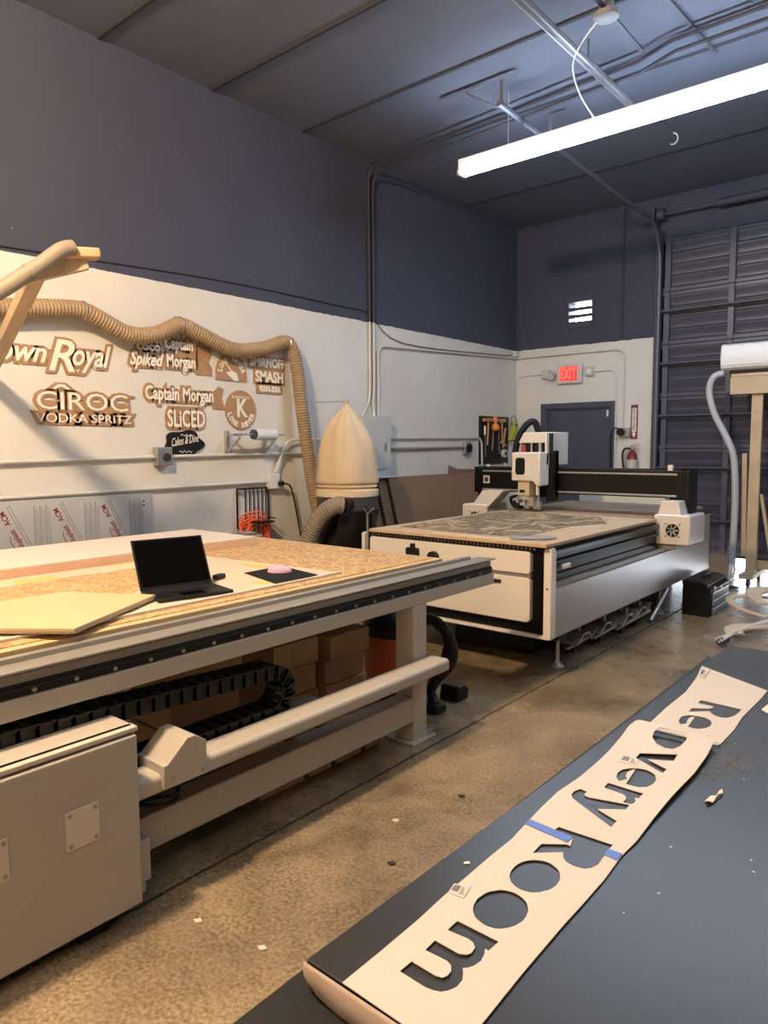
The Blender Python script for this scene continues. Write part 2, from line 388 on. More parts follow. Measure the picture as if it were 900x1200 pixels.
# twin conduits down the left wall to the panel and across the ceiling
cw = -5.24
for i, (yy, lb) in enumerate(((6.03, 'left conduit of the pair running down the dark wall to the breaker box'), (6.10, 'right conduit of the pair running down the dark wall to the breaker box'))):
    zt = 4.53-.05*i; yc = 5.82+.07*i
    p = [(cw, yy-.14 if i == 0 else yy, 1.87), (cw, yy-.02, 2.05), (cw, yy, 2.2)]+bend((cw, yy, 3), (cw, yy, zt), (-4, yc, zt), .16)+[(-2.25, yc-.02, zt), (-1.95, yc-.12, zt+.02), (1.5, yc-.16, zt+.02)]
    t = thing('conduit', lb, 'pipe', (cw, yy, 1.87))
    # below the paint line the pipe is white
    zs = 2.91
    lo = [q for q in p if Vector(q).z < zs]+[(cw, yy, zs)]; hi = [(cw, yy, zs)]+[q for q in p if Vector(q).z > zs]
    part('pipe', MB().tube(lo, .013, 8), M_cond, t, label='white painted lower length'); part('pipe', MB().tube(hi, .015, 8), M_condd, t, label='slate painted upper length')
# white conduit from panel up, along wall, round the corner and down to the outlet by the door
zc = 2.75
p = [(cw, 6.17, 1.87)]+bend((cw, 6.17, 2), (cw, 6.17, 2.67), (cw, 9, 2.74), .13)+bend((cw, 8, 2.78), (cw, YB-.03, 2.80), (-4, YB-.03, 2.80), .05)+bend((-4.5, YB-.03, 2.80), (-3.66, YB-.03, 2.80), (-3.66, YB-.03, 2), .14)+[(-3.66, YB-.03, 1.78)]
conduit('long white conduit under the paint line, rounding the corner to the outlet by the door', p, .011)
# thin wire along the paint line
p = [(XL+.012, 1.0, 2.90), (XL+.012, 2.2, 2.94), (XL+.012, 4.0, 3.02), (XL+.012, 5.6, 3.02), (XL+.012, 6.05, 3.0), (XL+.012, 6.62, 2.745), (XL+.015, 8.6, 2.80), (XL+.015, 9.0, 2.82), (XL+.02, 9.25, 2.88)]
single('cable', MB().tube(smooth_path(p, 5), .005, 6), M_condd, 'thin cable running along the paint line of the left wall', 'cable', p[0])
single('junction_box', MB().box(XL, XL+.06, YB-.12, YB-.03, 2.82, 2.9), M_cond, 'small white box high in the corner under the paint line', 'box', (XL, YB-.07, 2.82), bev=.004)
# wall conduits at bench height
conduit('white horizontal conduit below the plywood signs on the left wall', [(cw, .8, 1.44), (cw, 2.1, 1.455), (cw, 3.3, 1.475), (cw, 4.4, 1.485), (cw, 5.1, 1.49)], .014)
conduit('white lower horizontal conduit above the silver sheet on the left wall', [(cw, .8, 1.19), (cw, 2.1, 1.205), (cw, 3.3, 1.215), (cw, 4.52, 1.222)], .013)
p = bend((cw, 6.1, 1.62), (cw, 4.74, 1.62), (cw, 4.62, 1.3), .12)
conduit('white conduit behind the hose bending down to the wall outlet', [Vector(q)+Vector((.03, 0, 0)) for q in [(cw, 5.75, 1.63)]+p+[(cw, 4.60, 1.30)]], .012)
p = [(cw, 6.28, 1.645)]+bend((cw, 7, 1.645), (cw, 8.33, 1.66), (cw, 8.35, 1.2), .12)+[(cw, 8.36, 1.0)]
conduit('upper grey conduit leaving the breaker box, bent down at its end', p, .013)
conduit('lower grey conduit leaving the breaker box to a round outlet', [(cw, 6.28, 1.52), (cw, 7.9, 1.535)], .015, M_steel)
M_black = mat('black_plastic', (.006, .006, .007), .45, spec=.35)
t = thing('wall_outlet', 'steel outlet box with a round dark socket right of the breaker box', 'outlet', (XL, 7.97, 1.44))
part('box', MB().box(XL, XL+.06, 7.9, 8.04, 1.44, 1.6), M_steel, t, .004); part('socket', MB().cyl((XL+.06, 7.97, 1.52), (XL+.085, 7.97, 1.52), .055, 18), M_black, t)
# breaker box
M_panelgrey = mat('grey_enamel', (.50, .52, .52), .5)
t = thing('breaker_box', 'grey metal breaker box on the left wall behind the canvas bag', 'electrical panel', (XL, 6.05, 1.2))
part('body', MB().box(XL, XL+.12, 5.80, 6.28, 1.2, 1.88), M_panelgrey, t, .006)
part('door', MB().box(XL+.12, XL+.135, 5.84, 6.18, 1.3, 1.83), M_panelgrey, t, .004)
part('latch', MB().box(XL+.135, XL+.15, 6.14, 6.16, 1.5, 1.58), M_steel, t)
# outlet with black cord by the rack
t = thing('wall_outlet', 'white outlet box with a black plug left of the tan hose', 'outlet', (XL, 4.58, 1.15))
part('box', MB().box(XL, XL+.07, 4.52, 4.65, 1.15, 1.29), M_cond, t, .005)
part('plug', MB().box(XL+.07, XL+.11, 4.62, 4.67, 1.18, 1.22), M_black, t, .005)
part('cord', MB().tube(smooth_path([(XL+.1, 4.67, 1.2), (XL+.09, 4.76, 1.17), (XL+.06, 4.84, 1.02), (XL+.06, 4.9, .75), (XL+.06, 4.95, .5), (XL+.08, 5.0, .05)], 6), .008, 8), M_black, t)
# camera-like fitting on the conduit
t = thing('junction_box', 'steel junction box with a round knockout on the upper white conduit', 'box', (XL, 3.38, 1.40))
part('box', MB().box(XL+.01, XL+.08, 3.31, 3.455, 1.405, 1.555), M_steel, t, .005); part('knockout', MB().cyl((XL+.08, 3.40, 1.47), (XL+.09, 3.40, 1.47), .035, 16), mat('dark_metal', (.06, .06, .065), .4, .6), t)

# ---------------------------------------------------------------- plywood signs
M_ply = mat('sign_plywood', (.40, .24, .13), .6, var=(10, (.31, .18, .095), .35, .7, (1, 1, 6)))
M_burn = mat('burnt_edge', (.12, .06, .03), .7)
M_cut = mat('cut_letters', (.80, .76, .68), .7)
M_blk = mat('black_sign_paint', (.006, .006, .007), .6, spec=.3)
FR = ((XL, 0, 0), (0, 1, 0), (0, 0, 1), (1, 0, 0))
FRf = ((XL+.014, 0, 0), (0, 1, 0), (0, 0, 1), (1, 0, 0))
GS = None
def sign(label, words, blobs=(), mback=None, name='plywood_sign', b=.022, lb=.0035):
    """words: (text, y0, y1, z0, z1, shear); blobs: polygons in (y, z) joined to the plywood backing"""
    ys = [w_[1] for w_ in words]; zs = [w_[3] for w_ in words]
    t = thing(name, label, 'sign', (XL, min(ys), min(zs)))
    back = MB(); let = MB()
    for tx, y0, y1, z0, z1, sh in words:
        back = merge(back, text_mb(tx, FR, (y0, y1, z0, z1), b, sh, .012)); let = merge(let, text_mb(tx, FRf, (y0, y1, z0, z1), lb, sh, .003))
    for pl in blobs: back.prism(pl, XL, XL+.0115)
    part('backing', back, mback or M_ply, t); part('lettering', let, M_cut, t, label='pale cut-out lettering')
    return t
R_ = lambda a, b, c, d: [(a, c), (b, c), (b, d), (a, d)]
sign('script plywood sign with a large R, first in the upper row on the left wall', [('Crown', 1.93, 2.47, 2.17, 2.315, .35), ('R', 2.49, 2.68, 2.12, 2.345, .3), ('oyal', 2.67, 2.97, 2.12, 2.33, .35)], [R_(2.0, 2.9, 2.19, 2.27)])
sign('wide plywood sign with thin round capitals and a hat accent above VODKA SPRITZ', [('CIROC', 2.385, 3.10, 1.835, 1.965, 0), ('\u02c6', 2.50, 2.64, 1.985, 2.02, 0), ('VODKA SPRITZ', 2.375, 3.13, 1.742, 1.805, 0)], [R_(2.4, 3.1, 1.77, 1.9), R_(3.08, 3.17, 1.945, 1.965)], lb=.0)
sign('small plywood sign reading VITA COCO Spiked under the sagging hose', [('VITA', 3.21, 3.39, 2.398, 2.45, 0), ('COCO', 3.205, 3.41, 2.34, 2.388, 0), ('Spiked', 3.14, 3.44, 2.185, 2.32, .35)], [R_(3.22, 3.4, 2.26, 2.42)])
sign('plywood sign of two stacked words and a tall blob, top row', [('Captain', 3.46, 3.73, 2.345, 2.47, 0), ('Morgan', 3.475, 3.75, 2.195, 2.325, 0)], [R_(3.48, 3.78, 2.22, 2.42), [(3.76, 2.18), (3.93, 2.18), (3.93, 2.24), (3.89, 2.3), (3.93, 2.37), (3.91, 2.46), (3.86, 2.46), (3.84, 2.40), (3.81, 2.47), (3.77, 2.40)]])
sign('long plywood sign ending in SLICED on its second line, in the lower row', [('Captain Morgan', 3.265, 3.93, 1.915, 2.055, 0), ('SLiCED', 3.465, 3.835, 1.727, 1.865, 0)], [R_(3.3, 3.9, 1.95, 2.0), R_(3.47, 3.82, 1.76, 1.9), [(3.93, 1.89), (4.06, 1.89), (4.03, 1.98), (4.05, 2.07), (4.0, 2.09), (3.94, 2.04)]])
sign('plywood sign of three lines reading SMASH in the middle, right end of the upper row', [('SMIRNOFF', 4.36, 4.78, 2.305, 2.385, 0), ('SMASH', 4.42, 4.76, 2.165, 2.262, 0), ('VODKA SODA', 4.46, 4.72, 2.075, 2.125, 0)], [R_(4.34, 4.79, 2.285, 2.405), R_(4.40, 4.78, 2.14, 2.29), R_(4.43, 4.75, 2.055, 2.17)], b=.010)
def disc(cy, cz, ry, rz, a0=0, a1=2*PI, n=36): return [(cy+ry*math.cos(a0+(a1-a0)*i/n), cz+rz*math.sin(a0+(a1-a0)*i/n)) for i in range(n+(0 if a1-a0 > 6.2 else 1))]
def rim_text(txt, cy, cz, r, h, a0, a1, flip=False):
    mb = MB()
    for i, ch in enumerate(txt):
        if ch == ' ': continue
        a = a0+(a1-a0)*(i+.5)/len(txt)
        up = Vector((0, math.cos(a), math.sin(a)));
        if flip: up = -up
        right = Vector((0, up.z, -up.y)); o = Vector((XL+.0125, cy+r*math.cos(a), cz+r*math.sin(a)))
        mb = merge(mb, text_mb(ch, (o, right, up, (1, 0, 0)), (-h*.32, h*.32, -h/2, h/2), .002, 0, .003))
    return mb
t = thing('plywood_sign', 'round plywood sign with a K and sun rays, lower row', 'sign', (XL, 4.24, 1.72))
part('backing', MB().prism(disc(4.24, 1.89, .175, .18), XL, XL+.012), M_ply, t)
part('lettering', merge(rim_text('LONE RIVER', 4.24, 1.89, .137, .045, PI*1.06, PI*1.94, True), text_mb('K', ((XL+.0125, 0, 0), (0, 1, 0), (0, 0, 1), (1, 0, 0)), (4.20, 4.31, 1.83, 1.99), .004, 0, .003), text_mb('RANCH', ((XL+.0125, 0, 0), (0, 1, 0), (0, 0, 1), (1, 0, 0)), (4.14, 4.34, 1.995, 2.02), 0, 0, .003)), M_cut, t, label='pale cut-out lettering')
t = thing('plywood_sign', 'half round plywood sign with letters round its arch, upper row', 'sign', (XL, 4.14, 2.15))
part('backing', MB().prism(disc(4.144, 2.21, .172, .185, 0, PI)+[(3.972, 2.15), (4.316, 2.15)], XL, XL+.012), M_ply, t)
part('lettering', merge(rim_text('LONE RIVER', 4.144, 2.21, .132, .045, PI*.97, PI*.03), MB().prism([(4.08, 2.22), (4.17, 2.15), (4.22, 2.15), (4.2, 2.22), (4.15, 2.24)], XL+.012, XL+.0145), MB().bar((XL+.013, 4.08, 2.30), (XL+.013, 4.15, 2.23), .01, .003, (1, 0, 0))), M_cut, t, label='pale cut-out lettering')
rr = random.Random(5)
cake = [(3.62+.19*math.cos(a)*(1+.10*math.cos(5*a+.6)), 1.585+.112*math.sin(a)*(1+.10*math.cos(5*a+.6))) for a in [2*PI*i/50 for i in range(50)]]
t = thing('wall_sign', 'black scalloped sign with white script beside the steel junction box', 'sign', (XL, 3.62, 1.475))
part('backing', MB().prism(cake, XL, XL+.02), M_blk, t, .002)
part('lettering', merge(text_mb('Cakes & Dine', ((XL+.0205, 0, 0), (0, 1, .16), (0, 0, 1), (1, 0, 0)), (3.49, 3.76, 1.0, 1.07), .0, .3, .002), MB().tube([(XL+.022, 3.58+.1*i/8, 1.655+.008*math.sin(i*1.7)) for i in range(9)], .003, 5), MB().tube([(XL+.022, 3.56+.13*i/10, 1.515+.01*math.sin(i*1.9)) for i in range(11)], .003, 5)), M_cut, t, label='white painted script')
# ---------------------------------------------------------------- vinyl roll holder
t = thing('roll_holder', 'steel wall bracket carrying a small pale roll right of the signs', 'rack', (XL, 4.3, 1.48))
for yy in (4.07, 4.50):
    part('upright', MB().box(XL+.0, XL+.03, yy-.018, yy+.018, 1.485, 1.70), M_steel, t, .003)
    part('arm', MB().bar((XL+.02, yy, 1.66), (XL+.22, yy, 1.66), .022), M_steel, t, .002)
    part('brace', MB().bar((XL+.02, yy, 1.50), (XL+.2, yy, 1.64), .016), M_steel, t, .002)
part('lower_bar', MB().bar((XL+.03, 4.03, 1.52), (XL+.03, 4.56, 1.53), .018), M_steel, t, .002)
part('axle', MB().cyl((XL+.2, 4.0, 1.665), (XL+.2, 4.6, 1.665), .009), M_steel, t)
t = thing('vinyl_roll', 'pale blue white roll with a dark core on the wall bracket', 'roll', (XL+.2, 4.25, 1.62))
part('roll', MB().cyl((XL+.2, 4.24, 1.665), (XL+.2, 4.48, 1.665), .052, 24), mat('roll_film', (.62, .70, .74), .25), t, .004)
part('core', MB().cyl((XL+.2, 4.215, 1.665), (XL+.2, 4.245, 1.665), .045, 20), mat('roll_core', (.03, .06, .10), .4), t)

# ---------------------------------------------------------------- silver composite sheet with film print
t = thing('composite_sheet', 'silver composite panel with slanted red print against the left wall', 'sheet', (XL+.05, 2.3, 0))
M_film = mat('silver_film', (.50, .53, .58), .32, .25, var=(3, (.56, .58, .61), .3, .7))
M_red = mat('film_red_ink', (.26, .03, .05), .5); M_grey = mat('film_grey_ink', (.22, .24, .28), .5)
px_ = XL+.035
part('panel', MB().box(px_-.006, px_, 1.2, 3.27, 0.0, 1.182), M_film, t, .001)
red = MB(); gry = MB(); o0 = px_+.0006
for cy in (1.86, 2.245, 2.625, 3.00):
    a = math.radians(116); U = Vector((0, math.cos(a), math.sin(a))); V = Vector((0, -math.sin(a), math.cos(a)))
    org = Vector((o0, cy, .835))
    red = merge(text_mb('Aluplast', (org, U, V, (1, 0, 0)), (-.005, .165, -.012, .04), .001, 0, .0008), text_mb('ACM', (org, U, V, (1, 0, 0)), (.205, .31, .0, .04), .001, 0, .0008))
    red.tube([org+U*(.02+.11*i/8)+V*(.050+.016*math.sin(PI*i/8)) for i in range(9)], .003, 4)
    part('film_lettering', red, M_red, t, label='dark red slanted lettering')
    for q in (-.028, -.048):
        gry.bar(org+U*-.2+V*q, org+U*.33+V*q, .005, .001, (1, 0, 0))
    for i in range(9):
        yy = cy+.07+.014*i; z1 = 1.14-.02*(i % 3); gry.bar((o0, yy, .62), (o0, yy+.004, z1), .0035 if i % 3 else .006, .001, (1, 0, 0))
part('film_lines', gry, M_grey, t, label='grey printed lines')
for zz in (1.11, 1.08): part('corner_mark', MB().box(px_, px_+.001, 3.19, 3.205, zz, zz+.012), M_blk, t)

# ---------------------------------------------------------------- dust hose along the wall
M_hose = mat('tan_hose', (.30, .215, .13), .55, var=(6, (.36, .26, .16), .3, .7))
M_hose2 = mat('grey_hose', (.25, .21, .165), .55)
hp = [(XL+.10, .9, 2.40), (XL+.10, 1.6, 2.46), (XL+.10, 2.1, 2.50), (XL+.10, 2.45, 2.545), (XL+.10, 2.70, 2.565), (XL+.10, 2.85, 2.52), (XL+.10, 3.08, 2.435), (XL+.11, 3.32, 2.46), (XL+.10, 3.55, 2.56), (XL+.10, 3.75, 2.51), (XL+.10, 4.1, 2.415), (XL+.10, 4.45, 2.46), (XL+.10, 4.70, 2.545), (XL+.10, 4.80, 2.50), (XL+.12, 4.85, 2.3), (XL+.15, 4.875, 1.92), (XL+.17, 4.94, 1.42), (XL+.17, 5.03, 1.0), (XL+.16, 5.14, .72), (XL+.15, 5.25, .48), (XL+.14, 5.33, .25), (XL+.14, 5.36, .09)]
t = thing('dust_hose', 'tan corrugated dust hose swagged along the left wall and dropping beside the canvas bag', 'hose', hp[0])
part('hose', ribbed(hp, .062, .026, .009, 12), M_hose, t)
for p in ((2.72, 2.565), (3.55, 2.56), (4.74, 2.535)):
    part('hanger_strap', MB().tube([(XL+.0, p[0], p[1]+.06)]+[(XL+.10+.068*math.cos(a), p[0], p[1]+.068*math.sin(a)) for a in [PI/2+2*PI*i/14 for i in range(15)]]+[(XL+.0, p[0]+.01, p[1]+.08)], .005, 5), M_steel, t)
# ---------------------------------------------------------------- wooden dust boom at upper left
M_pine = mat('pine', (.44, .32, .20), .6, var=(4, (.55, .42, .27), .3, .7, (1, 6, 1)))
t = thing('dust_boom', 'pine boom arm bracketed to the wall with a tan hose strapped on, upper left', 'boom', (-5.2, 2.16, 1.95))
A, B = Vector((-5.17, 2.04, 2.07)), Vector((-3.92, 1.81, 2.475))
part('post', MB().bar(A, B, .075, .075), M_pine, t, .004)
part('arm', MB().bar((-3.95, 1.71, 2.435), (-3.84, 2.05, 2.565), .05, .075), M_pine, t, .004)
part('end_block', MB().bar((-3.85, 1.93, 2.595), (-3.81, 2.11, 2.615), .085, .06), mat('end_grain', (.56, .34, .20), .6), t, .014)
part('hose', MB().tube(smooth_path([(-4.2, .1, 1.75), (-4.0, 1.0, 2.05), (-3.88, 1.45, 2.25), (-3.83, 1.75, 2.47), (-3.81, 1.89, 2.59), (-3.81, 1.96, 2.62)], 6), .042, 14), M_hose2, t)
part('strap', MB().cyl((-3.835, 1.73, 2.452), (-3.832, 1.742, 2.462), .047, 14), M_hose2, t)
# ---------------------------------------------------------------- wire rack with orange cord
t = thing('wire_rack', 'black wire rack hung on the left wall holding orange cord', 'rack', (XL, 4.34, .72))
fr = MB()
for a, b in (((4.155, 1.165), (4.53, 1.165)), ((4.155, 1.165), (4.155, .80)), ((4.53, 1.165), (4.53, .72))): fr.cyl((XL+.03, *a), (XL+.03, *b), .009, 8)
part('frame', fr, M_black, t)
for i in range(6): yy = 4.25+.05*i; part('wire', MB().cyl((XL+.03, yy, 1.165), (XL+.03, yy, .74), .006, 6), M_black, t)
part('ledge', merge(MB().bar((XL+.03, 4.28, .86), (XL+.16, 4.28, .86), .01), MB().bar((XL+.03, 4.5, .88), (XL+.16, 4.5, .88), .01), MB().box(XL+.03, XL+.17, 4.3, 4.48, .845, .86)), M_black, t)
for yy in (4.21, 4.36): part('screw_plate', MB().cyl((XL+.0, yy, 1.13), (XL+.04, yy, 1.13), .014, 10), M_steel, t)
M_or = mat('orange_cord', (.85, .12, .03), .5)
om = MB()
for i in range(9):
    a = i*.7; r1 = .10+.012*i
    om.tube([(XL+.06+.035*math.sin(3*q+a), 4.33+r1*1.1*math.cos(q), .78-.05*(i % 3)+r1*1.0*math.sin(q)*(1.0 if math.sin(q) > 0 else 1.5)) for q in [2*PI*k/22 for k in range(23)]], .0065, 6)
single('extension_cord', om, M_or, 'orange extension cord looped over the black wire rack', 'cord', (XL+.06, 4.33, .6))
# ---------------------------------------------------------------- dust collector
cx, cy = -4.66, 5.02
t = thing('dust_collector', 'dust collector with a tied canvas bag above a black plastic bag', 'dust collector', (cx, cy, 0))
M_can = mat('canvas', (.54, .43, .29), .85, var=(2.5, (.61, .50, .36), .3, .7), bump=(60, .3))
def fold(a, z):
    k = max(0, min(1, (z-1.15)/.8))
    crease = -abs(math.sin(2.5*(a-4.15)))**.5*.20*k+.10*k
    return 1+crease+.035*math.sin(9*a+z*4)*(.4+k)+.03*math.sin(5*a-z*11)*(1-k)
prof = [(.255, 1.09), (.275, 1.10), (.28, 1.15), (.262, 1.165), (.29, 1.175), (.275, 1.19), (.298, 1.215), (.30, 1.26), (.292, 1.36), (.282, 1.46), (.268, 1.54), (.25, 1.61), (.225, 1.67), (.185, 1.74), (.14, 1.80), (.09, 1.86), (.045, 1.91), (.016, 1.945), (.012, 1.955), (.024, 1.985)]
part('canvas_bag', MB().lathe((cx, cy, 0), prof, 72, fold), M_can, t)
part('bag_hem', MB().lathe((cx, cy, 0), [(.28, 1.075), (.300, 1.085), (.304, 1.14), (.28, 1.15)], 40), mat('canvas_hem', (.70, .58, .42), .85), t, label='paler folded hem')
M_bag = mat('black_bag_film', (.005, .005, .005), .22, bump=(7, 1.0))
part('waste_bag', MB().lathe((cx, cy, 0), [(.22, .06), (.27, .12), (.295, .3), (.27, .5), (.30, .66), (.275, .80), (.29, .92), (.28, 1.0)], 40, lambda a, z: 1+.05*math.sin(6*a+z*9)+.03*math.sin(11*a-z*14)), M_bag, t)
part('collar', MB().lathe((cx, cy, 0), [(.28, .95), (.295, .955), (.295, 1.09), (.28, 1.095)], 36), mat('dark_ring', (.05, .05, .055), .4), t)
part('base', merge(MB().box(cx-.32, cx+.32, cy-.32, cy+.32, .03, .06)), M_black, t, .004)
for sx in (-.27, .27):
    for sy in (-.27, .27): part('caster', MB().cyl((cx+sx-.015, cy+sy, .025), (cx+sx+.015, cy+sy, .025), .025, 12), M_black, t)
part('inlet', MB().cyl((cx+.18, cy-.20, 1.02), (cx+.235, cy-.315, 1.02), .07, 20), M_black, t)
part('support_rod', merge(MB().cyl((cx+.34, cy-.10, .06), (cx+.34, cy-.10, .93), .011, 8), MB().cyl((cx+.34, cy-.10, .93), (cx+.36, cy-.17, .99), .009, 8), MB().cyl((cx+.34, cy-.10, .93), (cx+.40, cy-.08, .99), .009, 8)), M_steel, t)
part('bag_hanger', merge(MB().cyl((cx-.30, cy-.12, 1.0), (cx-.30, cy-.12, 1.975), .007, 8), MB().cyl((cx-.30, cy-.12, 1.975), (cx+.0, cy, 1.975), .005, 8)), M_steel, t)
hp = [(cx+.235, cy-.32, 1.02), (cx+.20, cy-.37, 1.02), (cx+.11, cy-.42, .96), (cx+.0, cy-.45, .82), (cx-.10, cy-.46, .62), (cx-.16, cy-.46, .4), (cx-.18, cy-.46, .2), (cx-.18, cy-.46, .09)]
part('inlet_hose', ribbed(hp, .078, .028, .008, 14), M_hose2, t, label='thick grey ribbed inlet hose')
# ---------------------------------------------------------------- brown boards leaning
M_mdf = mat('brown_board', (.20, .125, .075), .6, var=(2, (.23, .148, .092), .3, .7)); M_mdfe = mat('board_edge', (.24, .16, .10), .7)
for i, (y0, y1, b, tp, h, lb) in enumerate(((5.86, 8.20, -4.86, -5.17, 1.20, 'large brown board at the back of the leaning row beside the canvas bag'), (5.98, 8.25, -4.80, -5.11, 1.20, 'large brown board in the middle of the leaning row beside the canvas bag'), (6.11, 8.30, -4.74, -5.055, 1.205, 'large brown board at the front of the leaning row beside the canvas bag'))):
    p, q = Vector((b, (y0+y1)/2, .02)), Vector((tp, (y0+y1)/2, h)); d = q-p
    u = d.normalized(); n = Vector((u.z, 0, -u.x))
    o = single('leaning_board', MB().obox((p+q)/2, n*.010, (0, (y1-y0)/2, 0), u*d.length/2), M_mdf, lb, 'board', (b, (y0+y1)/2, 0), 'brown boards leaning on the left wall', bev=.001)
single('offcut', MB().prism([(7.35, 1.205), (7.9, 1.205), (7.9, 1.25), (7.55, 1.26), (7.37, 1.31)], -5.12, -5.10), M_mdf, 'brown offcut with a raised corner lying on top of the leaning boards', 'offcut', (-5.1, 7.6, 1.205))
single('board_strip', MB().box(-5.20, -5.03, 5.75, 6.25, 1.205, 1.22), mat('pale_strip', (.62, .60, .56), .6), 'pale strip lying over the left end of the leaning boards', 'strip', (-5.15, 6.0, 1.205))
# ---------------------------------------------------------------- tool board
t = thing('tool_board', 'black tool board on the left wall near the corner', 'tool board', (XL, 8.65, 1.2))
part('board', MB().box(XL, XL+.02, 8.30, 9.06, 1.30, 1.955), M_black, t, .003)
part('shelf', MB().box(XL+.045, XL+.22, 8.05, 9.1, 1.215, 1.235), M_black, t, .003)
M_wood = mat('tool_wood', (.48, .27, .11), .5); M_tr = mat('tool_orange', (.75, .25, .08), .4); M_yg = mat('lime_plastic', (.38, .42, .05), .4)
xt = XL+.052
def hammer(y, z, L, hw, lb, hm, tilt=0, ball=None):
    t = thing('hammer', lb, 'tool', (xt, y, z-L), 'tools on the black board')
    part('handle', MB().bar((xt, y+tilt, z-L), (xt, y, z), .022), M_wood, t, .004); part('head', MB().bar((xt, y-hw, z), (xt, y+hw, z+.004), .045), hm, t, .006)
hammer(8.47, 1.90, .34, .13, 'hammer with a long pale head at the top left of the tool board', M_wood, -.03)
hammer(8.82, 1.90, .30, .09, 'hammer with a short pale head at the top right of the tool board', M_wood, .02)
t = thing('screwdriver', 'screwdriver with an orange ball handle in the middle of the tool board', 'tool', (xt, 8.60, 1.7), 'tools on the black board')
part('handle', MB().lathe((xt+.03, 8.60, 1.75), [(.02, 0), (.05, .02), (.058, .05), (.045, .09), (.018, .11), (.03, .14), (.03, .19), (.012, .2)], 14), M_tr, t); part('shaft', MB().cyl((xt, 8.6, 1.75), (xt, 8.57, 1.48), .008, 6), M_steel, t)
for yy, L, lb in ((8.38, .30, 'steel chisel at the left edge of the tool board'), (8.74, .26, 'dark file right of the orange handled screwdriver')):
    t = thing('hand_tool', lb, 'tool', (xt, yy, 1.5), 'tools on the black board'); part('handle', MB().cyl((xt, yy, 1.82), (xt, yy, 1.70), .018, 8), M_steel if L > .28 else mat('dark_red', (.2, .03, .03), .4), t); part('blade', MB().bar((xt, yy, 1.70), (xt, yy+.02, 1.70-L), .018, .005, (1, 0, 0)), M_steel, t)
t = thing('pliers', 'pliers with pale wooden looking grips low on the right of the tool board', 'tool', (xt, 8.88, 1.5), 'tools on the black board')
part('grip', MB().bar((xt, 8.92, 1.80), (xt, 8.86, 1.52), .022), M_wood, t, .005); part('jaw', MB().bar((xt, 8.80, 1.60), (xt, 8.93, 1.55), .03), M_wood, t, .005)
t = thing('tape_measure', 'round silver tape measure at the bottom right of the tool board', 'tool', (xt, 8.85, 1.38), 'tools on the black board')
part('case', MB().cyl((xt-.01, 8.87, 1.44), (xt+.04, 8.87, 1.44), .06, 20), mat('silver_plastic', (.55, .52, .5), .3), t, .006); part('hub', MB().cyl((xt+.04, 8.87, 1.44), (xt+.046, 8.87, 1.44), .025, 12), M_black, t)
for i, (yy, mm, h, lb) in enumerate(((8.18, M_steel, .06, 'steel clamp at the left end of the shelf under the tool board'), (8.36, M_white, .07, 'small white bottle on the shelf under the tool board'), (8.52, M_wood, .04, 'wooden block on the shelf under the tool board'), (8.80, mat('pink_cap', (.6, .42, .38), .5), .08, 'pale pink jar at the right of the shelf under the tool board'))):
    t = thing('shelf_item', lb, 'tool', (XL+.12, yy, 1.235), 'items on the tool board shelf')
    part('body', MB().lathe((XL+.12, yy, 1.235), [(.035, 0), (.038, .005), (.036, h*.7), (.018, h*.85), (.018, h)], 14), mm, t)
single('spool_hook', MB().tube([(XL+.06+.0*math.cos(a), 9.14+.075*math.cos(a), 1.90+.075*math.sin(a)) for a in [2*PI*i/20 for i in range(21)]], .006, 6), M_wire, 'thin wire hoop hanging in the corner beside the tool board', 'hook', (XL+.06, 9.14, 1.82))
t = thing('glue_gun', 'lime green tool hanging between the tool board and the corner', 'tool', (XL+.08, 9.12, 1.6))
part('body', MB().prism([(9.02, 1.62), (9.12, 1.62), (9.15, 1.72), (9.22, 1.72), (9.20, 1.90), (9.12, 1.90), (9.09, 1.75), (9.04, 1.72)], XL+.03, XL+.09), M_yg, t, .008); part('trigger', MB().box(XL+.04, XL+.092, 9.03, 9.13, 1.61, 1.63), M_black, t); part('hole', MB().cyl((XL+.09, 9.16, 1.84), (XL+.095, 9.16, 1.84), .018, 10), M_black, t)

# ---------------------------------------------------------------- back wall fittings
t = thing('exit_sign', 'glowing red exit sign above the slate door', 'sign', (-4.42, YB, 2.40))
part('case', MB().box(-4.60, -4.235, YB-.06, YB, 2.395, 2.655), mat('sign_case', (.55, .54, .54), .5), t, .008)
part('face', MB().box(-4.555, -4.30, YB-.064, YB-.058, 2.435, 2.62), emis('exit_red', (1.0, .03, .03), .4), t)
part('lettering', text_mb('EXIT', ((0, YB-.0645, 0), (1, 0, 0), (0, 0, 1), (0, -1, 0)), (-4.54, -4.315, 2.46, 2.60), .004, 0, .002), emis('exit_letters', (1.0, .10, .08), .6), t, label='brighter letters')
for x0, lb in ((-4.83, 'twin emergency lamp box left of the exit sign'), (-4.19, 'emergency lamp box right of the exit sign')):
    t = thing('emergency_light', lb, 'light', (x0, YB, 2.5)); n = 2 if x0 < -4.5 else 1
    part('box', MB().box(x0, x0+.11, YB-.05, YB, 2.48, 2.60), M_panelgrey, t, .006)
    if n == 2: part('lamp_head', MB().cyl((x0+.16, YB-.03, 2.52), (x0+.16, YB-.11, 2.50), .05, 14), M_panelgrey, t); part('lamp_arm', MB().cyl((x0+.1, YB-.03, 2.54), (x0+.17, YB-.03, 2.54), .02, 8), M_panelgrey, t)
    else: part('lens', MB().cyl((x0+.055, YB-.05, 2.54), (x0+.055, YB-.065, 2.54), .04, 14), M_white, t)
